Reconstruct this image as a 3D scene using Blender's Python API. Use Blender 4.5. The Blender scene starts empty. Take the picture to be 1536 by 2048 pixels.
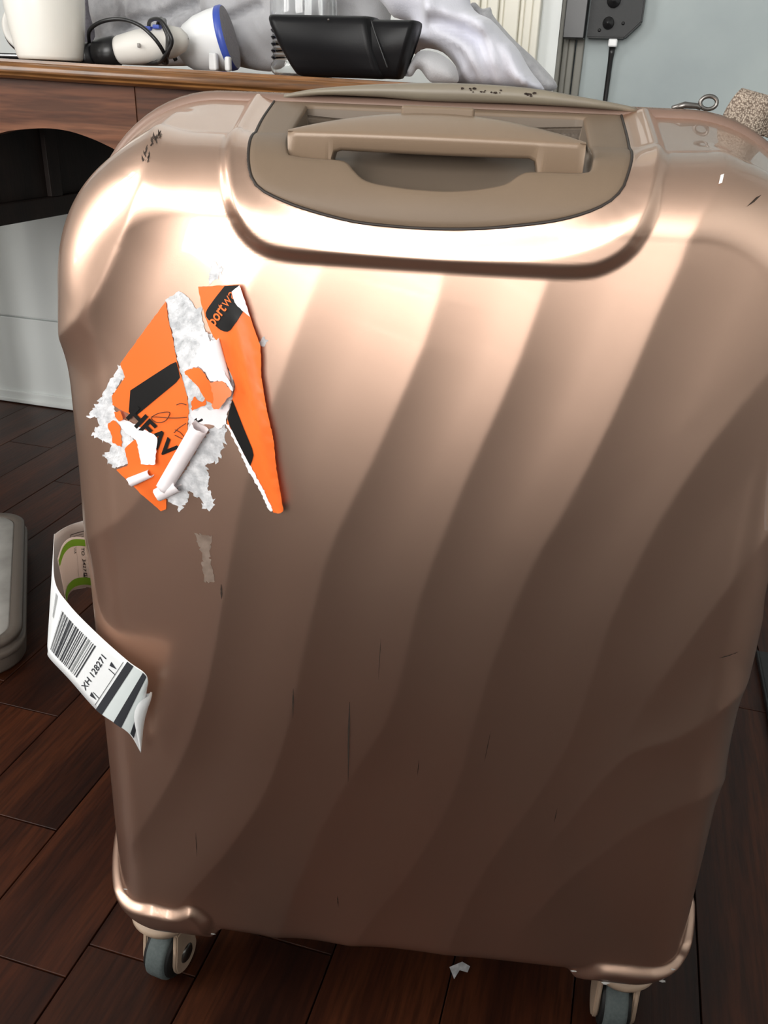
import bpy, bmesh, math, random
import numpy as np
from mathutils import Vector, Matrix
from mathutils.bvhtree import BVHTree
from mathutils.geometry import delaunay_2d_cdt

rng = random.Random(7)
sc = bpy.context.scene
COL = sc.collection
# ------------------------------------------------------------------ camera, light, exposure
CAM_H = .793
cd = bpy.data.cameras.new('camera'); cam = bpy.data.objects.new('camera', cd); COL.objects.link(cam)
pt, rl = math.radians(26), math.radians(2.3)
fw = Vector((0, math.cos(pt), -math.sin(pt))); rt = Vector((1, 0, 0)); up = rt.cross(fw)
R_ = math.cos(rl) * rt + math.sin(rl) * up; U_ = math.cos(rl) * up - math.sin(rl) * rt
M = Matrix((R_, U_, -fw)).transposed().to_4x4(); M.translation = (0, 0, CAM_H)
cam.matrix_world = M
cd.sensor_fit = 'VERTICAL'; cd.sensor_height = 24; cd.lens = 24 * 1700 / 2048
cd.clip_start = .02
sc.camera = cam
sc.view_settings.view_transform = 'Standard'; sc.view_settings.look = 'None'
sc.view_settings.gamma = 1; sc.view_settings.use_curve_mapping = False
sc.view_settings.exposure = 0.0
w = bpy.data.worlds.new('sky'); sc.world = w; w.use_nodes = True
bg = w.node_tree.nodes['Background']; bg.inputs[0].default_value = (.80, .90, 1, 1); bg.inputs[1].default_value = 1.0

ROOM_A = math.radians(-15)
EX = Vector((math.cos(ROOM_A), math.sin(ROOM_A), 0)); EY = Vector((-math.sin(ROOM_A), math.cos(ROOM_A), 0))
def room(p, q, z): return EX * p + EY * q + Vector((0, 0, z))
def window_light(name, p, q, z, sx, sz, face, power, col=(1, .97, .93)):
    L = bpy.data.lights.new(name, 'AREA'); L.shape = 'RECTANGLE'; L.size = sx; L.size_y = sz
    L.energy = power; L.color = col
    o = bpy.data.objects.new(name, L); COL.objects.link(o)
    o.location = room(p, q, z)
    d = (EX * face[0] + EY * face[1])
    o.rotation_euler = d.to_track_quat('-Z', 'Z').to_euler()
    return o
Q_FRONT, Q_BACK, P_LEFT, P_RIGHT, CEIL = -2.4, 1.90, -2.0, 1.7, 2.55
window_light('window_light', -.20, Q_FRONT + .06, 1.58, 1.6, 1.76, (0, 1), 98)
window_light('window_light', P_LEFT + .06, -.55, 1.6, 1.3, 1.4, (1, 0), 50)

# ------------------------------------------------------------------ materials
def nodes(name):
    m = bpy.data.materials.new(name); m.use_nodes = True
    return m, m.node_tree.nodes, m.node_tree.links, m.node_tree.nodes['Principled BSDF']
def mat(name, col, rough=.5, metal=0., coat=0., noise=None, bump=0., bscale=60., col2=None, sheen=0., spec=.5, trans=0., ior=1.45, stretch=None, coat_rough=.03):
    m, N, L, B = nodes(name)
    B.inputs['Base Color'].default_value = (*col, 1); B.inputs['Roughness'].default_value = rough
    B.inputs['Metallic'].default_value = metal; B.inputs['Coat Weight'].default_value = coat
    B.inputs['Coat Roughness'].default_value = coat_rough; B.inputs['Specular IOR Level'].default_value = spec
    B.inputs['Transmission Weight'].default_value = trans; B.inputs['IOR'].default_value = ior
    if sheen: B.inputs['Sheen Weight'].default_value = sheen
    if col2 or bump:
        tc = N.new('ShaderNodeTexCoord'); src = tc.outputs['Object']
        if stretch:
            mp = N.new('ShaderNodeMapping'); mp.inputs['Scale'].default_value = stretch
            L.new(src, mp.inputs['Vector']); src = mp.outputs['Vector']
        nz = N.new('ShaderNodeTexNoise'); nz.inputs['Scale'].default_value = noise or bscale; nz.inputs['Detail'].default_value = 6
        L.new(src, nz.inputs['Vector'])
        if col2:
            rp = N.new('ShaderNodeValToRGB'); rp.color_ramp.elements[0].position = .32; rp.color_ramp.elements[1].position = .68
            rp.color_ramp.elements[0].color = (*col, 1); rp.color_ramp.elements[1].color = (*col2, 1)
            L.new(nz.outputs['Fac'], rp.inputs['Fac']); L.new(rp.outputs['Color'], B.inputs['Base Color'])
        if bump:
            n2 = N.new('ShaderNodeTexNoise'); n2.inputs['Scale'].default_value = bscale; n2.inputs['Detail'].default_value = 4
            L.new(src, n2.inputs['Vector'])
            bp = N.new('ShaderNodeBump'); bp.inputs['Strength'].default_value = bump; bp.inputs['Distance'].default_value = .002
            L.new(n2.outputs['Fac'], bp.inputs['Height']); L.new(bp.outputs['Normal'], B.inputs['Normal'])
    return m
def wood(name, c1, c2, c3, rough, along='X', scale=9., coat=0., bump=.15, perobj=True, fine=70.):
    """long grain streaks along one object axis, tint varies per object"""
    m, N, L, B = nodes(name)
    tc = N.new('ShaderNodeTexCoord'); mp = N.new('ShaderNodeMapping'); oi = N.new('ShaderNodeObjectInfo')
    s = {'X': (.07, 1, 1), 'Y': (1, .07, 1), 'Z': (1, 1, .07)}[along]
    mp.inputs['Scale'].default_value = s
    ad = N.new('ShaderNodeVectorMath'); ad.operation = 'ADD'
    sc_ = N.new('ShaderNodeVectorMath'); sc_.operation = 'SCALE'; sc_.inputs['Scale'].default_value = 37.
    cb = N.new('ShaderNodeCombineXYZ')
    for i in range(3): L.new(oi.outputs['Random'], cb.inputs[i])
    L.new(cb.outputs[0], sc_.inputs[0]); L.new(tc.outputs['Object'], ad.inputs[0]); L.new(sc_.outputs[0], ad.inputs[1])
    L.new(ad.outputs[0], mp.inputs['Vector'])
    n1 = N.new('ShaderNodeTexNoise'); n1.inputs['Scale'].default_value = scale * 3; n1.inputs['Detail'].default_value = 7; n1.inputs['Distortion'].default_value = .6
    n2 = N.new('ShaderNodeTexNoise'); n2.inputs['Scale'].default_value = fine * 4; n2.inputs['Detail'].default_value = 5
    for n in (n1, n2): L.new(mp.outputs['Vector'], n.inputs['Vector'])
    rp = N.new('ShaderNodeValToRGB'); e = rp.color_ramp.elements
    e[0].position = .3; e[0].color = (*c1, 1); e[1].position = .72; e[1].color = (*c3, 1)
    x = e.new(.5); x.color = (*c2, 1)
    L.new(n1.outputs['Fac'], rp.inputs['Fac'])
    mx = N.new('ShaderNodeMix'); mx.data_type = 'RGBA'; mx.blend_type = 'MULTIPLY'; mx.inputs['Factor'].default_value = .75
    r2 = N.new('ShaderNodeValToRGB'); r2.color_ramp.elements[0].position = .35; r2.color_ramp.elements[0].color = (.45, .42, .4, 1)
    r2.color_ramp.elements[1].position = .6; r2.color_ramp.elements[1].color = (1.15, 1.12, 1.1, 1)
    L.new(n2.outputs['Fac'], r2.inputs['Fac']); L.new(rp.outputs['Color'], mx.inputs['A']); L.new(r2.outputs['Color'], mx.inputs['B'])
    out = mx.outputs['Result']
    if perobj:
        hv = N.new('ShaderNodeHueSaturation'); mr = N.new('ShaderNodeMapRange')
        mr.inputs['To Min'].default_value = .72; mr.inputs['To Max'].default_value = 1.35
        L.new(oi.outputs['Random'], mr.inputs['Value']); L.new(mr.outputs[0], hv.inputs['Value']); L.new(out, hv.inputs['Color']); out = hv.outputs['Color']
    L.new(out, B.inputs['Base Color'])
    B.inputs['Roughness'].default_value = rough; B.inputs['Coat Weight'].default_value = coat
    B.inputs['Coat Roughness'].default_value = .12; B.inputs['Specular IOR Level'].default_value = .3
    bp = N.new('ShaderNodeBump'); bp.inputs['Strength'].default_value = bump; bp.inputs['Distance'].default_value = .001
    L.new(n2.outputs['Fac'], bp.inputs['Height']); L.new(bp.outputs['Normal'], B.inputs['Normal'])
    return m
MT = {}
MT['copper'] = mat('copper_lacquer', (.655,.437,.333), .375, .97, coat=.75, coat_rough=.025, noise=4., col2=(.70,.475,.363), bump=.012, bscale=1400.)
MT['mauve'] = mat('mauve_piping', (.20, .128, .098), .42, .1)
MT['beige'] = mat('beige_plastic', (.185, .132, .090), .48, spec=.3, bump=.03, bscale=900., col2=(.165, .118, .082), noise=7.)
MT['beige_grip'] = mat('satin_beige_grip', (.235, .165, .112), .36, .1, bump=.04, bscale=1500.)
MT['recess'] = mat('beige_shaded_recess', (.15, .115, .086), .5)  # plate beige darkened, the cavity's shade painted into the colour
MT['carry'] = mat('grey_beige_handle', (.215, .185, .138), .42, col2=(.19, .162, .125), noise=30.)
MT['groove'] = mat('dark_gasket', (.03, .022, .018), .6)
MT['zip'] = mat('zip_tape', (.32, .24, .18), .8, col2=(.12, .085, .065), noise=900., bump=.6, bscale=900.)
MT['metal'] = mat('dark_metal', (.18, .17, .16), .3, .9)
MT['grey_tyre'] = mat('grey_tyre', (.085, .105, .105), .75, bump=.1, bscale=400., col2=(.11, .13, .13))
MT['black_rubber'] = mat('black_rubber', (.008, .008, .008), .6)
MT['cream_plastic'] = mat('cream_caster_plastic', (.50, .37, .27), .45, col2=(.42, .31, .23), noise=40.)
MT['scratch'] = mat('dark_scratch', (.03, .018, .012), .8)
MT['white_chip'] = mat('pale_chip', (.75, .74, .72), .7)
MT['smear'] = mat('dried_glue', (.24, .18, .145), .7, coat=0, col2=(.15, .105, .08), noise=160.)
MT['orange'] = mat('orange_print', (.90, .165, .028), .38, coat=.25, coat_rough=.2)
MT['black_print'] = mat('black_print', (.010, .0095, .0095), .45, spec=.3)
MT['paper'] = mat('torn_white_paper', (.80, .80, .82), .9, col2=(.46, .47, .49), noise=170., bump=.5, bscale=320.)
MT['paper_clean'] = mat('paper_back', (.86, .84, .85), .8, bump=.05, bscale=500.)
MT['pink_paper'] = mat('pink_tinged_paper', (.82, .74, .75), .85, col2=(.86, .80, .82), noise=90.)
MT['ink'] = mat('brown_ink', (.12, .035, .012), .6)
MT['tag'] = mat('tag_white', (.86, .88, .89), .45)
MT['tag_grey'] = mat('tag_pale_band', (.70, .76, .76), .45)
MT['tag_in'] = mat('tag_inside', (.62, .59, .52), .6)
MT['tag_black'] = mat('tag_black', (.035, .038, .045), .5)
MT['tag_green'] = mat('tag_green', (.19, .48, .03), .5)
MT['floor'] = wood('merbau_planks', (.018, .0040, .0013), (.040, .0098, .0032), (.080, .0225, .0070), .46, 'Y', 5., coat=.06, bump=.35, fine=60.)
MT['joint'] = mat('dark_joint', (.012, .006, .004), .9)
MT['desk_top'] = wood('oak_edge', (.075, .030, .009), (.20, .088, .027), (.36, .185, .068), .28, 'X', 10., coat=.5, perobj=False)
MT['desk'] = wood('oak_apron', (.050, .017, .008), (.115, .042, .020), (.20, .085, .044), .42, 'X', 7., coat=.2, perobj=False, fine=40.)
MT['desk_shaded'] = wood('shaded_oak', (.007, .0042, .0036), (.011, .0065, .005), (.016, .009, .007), .6, 'Z', 7., perobj=False)  # desk oak darkened to stand for the shade under the top
MT['white_wall'] = mat('white_board', (.80, .83, .82), .5)
MT['plaster'] = mat('pale_plaster', (.42, .42, .41), .8, bump=.05, bscale=40.)
MT['ceiling'] = mat('ceiling_white', (.6, .6, .59), .9)
MT['cream'] = mat('cream_gloss_paint', (.76, .735, .64), .35)
MT['jamb'] = mat('shaded_jamb_paint', (.20, .195, .17), .5)  # grey-brown with the doorway's shadow painted into the colour
MT['door'] = mat('blue_grey_door_paint', (.38, .435, .435), .45, col2=(.30, .35, .36), noise=5., bump=.05, bscale=25.)
MT['lock'] = mat('black_lock_enamel', (.016, .017, .018), .5, .1, bump=.2, bscale=120.)
MT['black'] = mat('black_plastic', (.012, .012, .013), .3)
MT['case'] = mat('black_case_leatherette', (.006, .006, .007), .36, spec=.22, bump=.03, bscale=600.)
MT['cup'] = mat('cream_ceramic', (.86, .84, .78), .28, coat=.3)
MT['white_plastic'] = mat('white_plastic', (.82, .83, .84), .3)
MT['ivory'] = mat('ivory_plastic', (.70, .68, .64), .45)
MT['blue'] = mat('blue_plastic', (.05, .09, .42), .35)
MT['clear'] = mat('clear_plastic', (.97, .98, .98), .04, trans=1., ior=1.38)
MT['heather'] = mat('dark_heather_cloth', (.15, .14, .165), .95, col2=(.21, .20, .23), noise=300., bump=.4, bscale=500., sheen=.3)
MT['grey_cloth'] = mat('grey_jersey', (.34, .34, .36), .95, col2=(.44, .44, .46), noise=90., bump=.3, bscale=450., sheen=.3)
MT['pale_cloth'] = mat('pale_grey_fleece', (.44, .44, .46), .95, bump=.3, bscale=450., sheen=.3)
MT['white_cloth'] = mat('white_jersey', (.66, .665, .74), .95, bump=.2, bscale=450., sheen=.3)
MT['lining'] = mat('pale_lining', (.30, .285, .265), .85, col2=(.46, .445, .42), noise=14., bump=.4, bscale=30.)
MT['case_rim'] = mat('shaded_grey_rim', (.11, .09, .075), .4)  # brown-grey, darkened to paint in the desk's shade over the case
MT['mat_dark'] = mat('charcoal_mat', (.03, .031, .033), .9, bump=.3, bscale=300.)
MT['light_blocker'] = mat('blocker_leather', (.035, .022, .017), .5, bump=.2, bscale=80.)
MT['silver'] = mat('silver_edge', (.6, .62, .65), .25, .9)

# ------------------------------------------------------------------ helpers
def link(name, me, parent=None, loc=None, rz=None):
    o = bpy.data.objects.new(name, me); COL.objects.link(o)
    if parent is not None: o.parent = parent
    if loc is not None: o.location = loc
    if rz is not None: o.rotation_euler = (0, 0, rz)
    return o
def mesh(name, verts, faces, m, parent=None, smooth=True, mats=None, fm=None):
    me = bpy.data.meshes.new(name); me.from_pydata([tuple(map(float, v)) for v in verts], [], faces)
    for k in (mats or [m]): me.materials.append(MT[k])
    if fm is not None: me.polygons.foreach_set('material_index', fm)
    if smooth: me.polygons.foreach_set('use_smooth', [True] * len(me.polygons))
    me.update()
    return link(name, me, parent)
def tag(o, label=None, cat=None, group=None, kind=None):
    for k, v in (('label', label), ('category', cat), ('group', group), ('kind', kind)):
        if v: o[k] = v
    return o
def thing(name, label, cat, loc=(0, 0, 0), rz=0., group=None):
    o = bpy.data.objects.new(name, None); COL.objects.link(o); o.empty_display_size = .03
    o.location = loc; o.rotation_euler = (0, 0, rz)
    return tag(o, label, cat, group)
def rthing(name, label, cat, p, q, z, group=None): return thing(name, label, cat, room(p, q, z), ROOM_A, group)
def fix_normals(o):
    bm = bmesh.new(); bm.from_mesh(o.data); bmesh.ops.recalc_face_normals(bm, faces=bm.faces); bm.to_mesh(o.data); bm.free(); return o
def box(name, x0, x1, y0, y1, z0, z1, m, parent=None, bev=.002, seg=2, smooth=True):
    bm = bmesh.new()
    bmesh.ops.create_cube(bm, size=1)
    for v in bm.verts: v.co = Vector(((x0 + x1) / 2 + v.co.x * (x1 - x0), (y0 + y1) / 2 + v.co.y * (y1 - y0), (z0 + z1) / 2 + v.co.z * (z1 - z0)))
    if bev: bmesh.ops.bevel(bm, geom=bm.edges[:], offset=bev, segments=seg, profile=.5, affect='EDGES')
    me = bpy.data.meshes.new(name); bm.to_mesh(me); bm.free(); me.materials.append(MT[m])
    o = link(name, me, parent)
    if bev and smooth:
        me.polygons.foreach_set('use_smooth', [len(p.vertices) != 4 or p.area < (bev * 2.5) ** 2 or True for p in me.polygons])
        md = o.modifiers.new('wn', 'WEIGHTED_NORMAL'); md.keep_sharp = True
    return o
def tube(name, pts, r, m, parent=None, n=10, closed=False, radii=None, flat=None):
    pts = [Vector(p) for p in pts]; V = []; F = []
    k = len(pts)
    prev = None
    for i, p in enumerate(pts):
        a = pts[(i - 1) % k] if (closed or i > 0) else p; b = pts[(i + 1) % k] if (closed or i < k - 1) else p
        t = (b - a).normalized()
        if prev is None:
            nrm = t.orthogonal().normalized()
        else:
            nrm = (prev - t * prev.dot(t)).normalized()
        prev = nrm; bi = t.cross(nrm)
        rr = radii[i] if radii else r
        for j in range(n):
            an = 2 * math.pi * j / n
            V.append(p + nrm * math.cos(an) * rr + bi * math.sin(an) * rr)
    for i in range(k if closed else k - 1):
        for j in range(n):
            F.append((i * n + j, i * n + (j + 1) % n, ((i + 1) % k) * n + (j + 1) % n, ((i + 1) % k) * n + j))
    if not closed: F += [tuple(range(n))[::-1], tuple(range((k - 1) * n, k * n))]
    return fix_normals(mesh(name, V, F, m, parent))
def lathe(name, prof, m, parent=None, n=40, axis=None, origin=(0, 0, 0), mats=None, seg_m=None):
    """profile (r, h) revolved about an axis (default z)"""
    ax = Vector(axis or (0, 0, 1)).normalized(); u = ax.orthogonal().normalized(); v = ax.cross(u); o0 = Vector(origin)
    V = []; F = []; fm = []
    for r, h in prof:
        for j in range(n):
            a = 2 * math.pi * j / n
            V.append(o0 + ax * h + (u * math.cos(a) + v * math.sin(a)) * max(r, 1e-5))
    for i in range(len(prof) - 1):
        for j in range(n):
            F.append((i * n + j, i * n + (j + 1) % n, (i + 1) * n + (j + 1) % n, (i + 1) * n + j)); fm.append(seg_m[i] if seg_m else 0)
    return fix_normals(mesh(name, V, F, m, parent, mats=mats, fm=fm))
def crom(pts, n):
    """smooth resample of a polyline (catmull-rom), n samples"""
    P = np.array(pts, float); k = len(P); out = []
    ext = np.vstack([2 * P[0] - P[1], P, 2 * P[-1] - P[-2]])
    for t in np.linspace(0, k - 1, n):
        i = min(int(t), k - 2); f = t - i
        a, b, c, d = ext[i], ext[i + 1], ext[i + 2], ext[i + 3]
        out.append(.5 * ((2 * b) + (c - a) * f + (2 * a - 5 * b + 4 * c - d) * f ** 2 + (3 * b - a - 3 * c + d) * f ** 3))
    return np.array(out)
def resample(pts, n):
    P = np.array(pts, float); d = np.concatenate([[0], np.cumsum(np.linalg.norm(np.diff(P, axis=0), axis=1))])
    t = np.linspace(0, d[-1], n)
    return np.stack([np.interp(t, d, P[:, i]) for i in range(P.shape[1])], 1)
def seg_dist(X, P, closed=False):
    """X (n,2), polyline P -> distance, signed side (+ = right of travel), param along"""
    P = np.array(P, float)
    if closed: P = np.vstack([P, P[:1]])
    best = np.full(len(X), 1e9); side = np.zeros(len(X)); along = np.zeros(len(X)); acc = 0
    for a, b in zip(P[:-1], P[1:]):
        d = b - a; L = np.hypot(*d) + 1e-12
        t = np.clip(((X - a) @ d) / L ** 2, 0, 1); v = X - a - t[:, None] * d
        ds = np.hypot(v[:, 0], v[:, 1]); k = ds < best
        best = np.where(k, ds, best); side = np.where(k, np.sign(d[1] * v[:, 0] - d[0] * v[:, 1]), side); along = np.where(k, acc + t * L, along)
        acc += L
    return best, side, along, acc
def inside(X, P):
    P = np.array(P, float); r = np.zeros(len(X), bool); j = len(P) - 1
    for i in range(len(P)):
        xi, yi = P[i]; xj, yj = P[j]
        c = ((yi > X[:, 1]) != (yj > X[:, 1])) & (X[:, 0] < (xj - xi) * (X[:, 1] - yi) / (yj - yi + 1e-15) + xi)
        r ^= c; j = i
    return r
def sdf(X, P):
    d = seg_dist(X, P, True)[0]
    return np.where(inside(X, P), d, -d)
def sstep(x): x = np.clip(x, 0, 1); return x * x * (3 - 2 * x)
def poly_fill(P, step):
    """2d polygon -> dense triangulation (verts, tris)"""
    P = np.array(P, float)
    x0, y0 = P.min(0); x1, y1 = P.max(0)
    gx, gy = np.meshgrid(np.arange(x0, x1, step), np.arange(y0, y1, step * .866)); gx = gx + (np.arange(gx.shape[0])[:, None] % 2) * step / 2
    G = np.stack([gx.ravel(), gy.ravel()], 1)
    G = G[sdf(G, P) > step * .45]
    V = [Vector(p) for p in P] + [Vector(g) for g in G]
    n = len(P)
    ov, oe, of, *_ = delaunay_2d_cdt(V, [(i, (i + 1) % n) for i in range(n)], [list(range(n))], 1, 1e-7)
    return np.array([(v.x, v.y) for v in ov]), [tuple(f) for f in of]

m, N_, L_, B_ = nodes('beige_webbing'); tc_n = N_.new('ShaderNodeTexCoord'); vo = N_.new('ShaderNodeTexVoronoi'); vo.inputs['Scale'].default_value = 800
rp_ = N_.new('ShaderNodeValToRGB'); rp_.color_ramp.elements[0].color = (.62, .52, .42, 1); rp_.color_ramp.elements[1].position = .75; rp_.color_ramp.elements[1].color = (.14, .10, .075, 1)
L_.new(tc_n.outputs['Object'], vo.inputs['Vector']); L_.new(vo.outputs['Distance'], rp_.inputs['Fac']); L_.new(rp_.outputs['Color'], B_.inputs['Base Color']); B_.inputs['Roughness'].default_value = .7
bp_ = N_.new('ShaderNodeBump'); bp_.invert = True; bp_.inputs['Strength'].default_value = .8; bp_.inputs['Distance'].default_value = .001; L_.new(vo.outputs['Distance'], bp_.inputs['Height']); L_.new(bp_.outputs['Normal'], B_.inputs['Normal'])
MT['webbing'] = m
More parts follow.
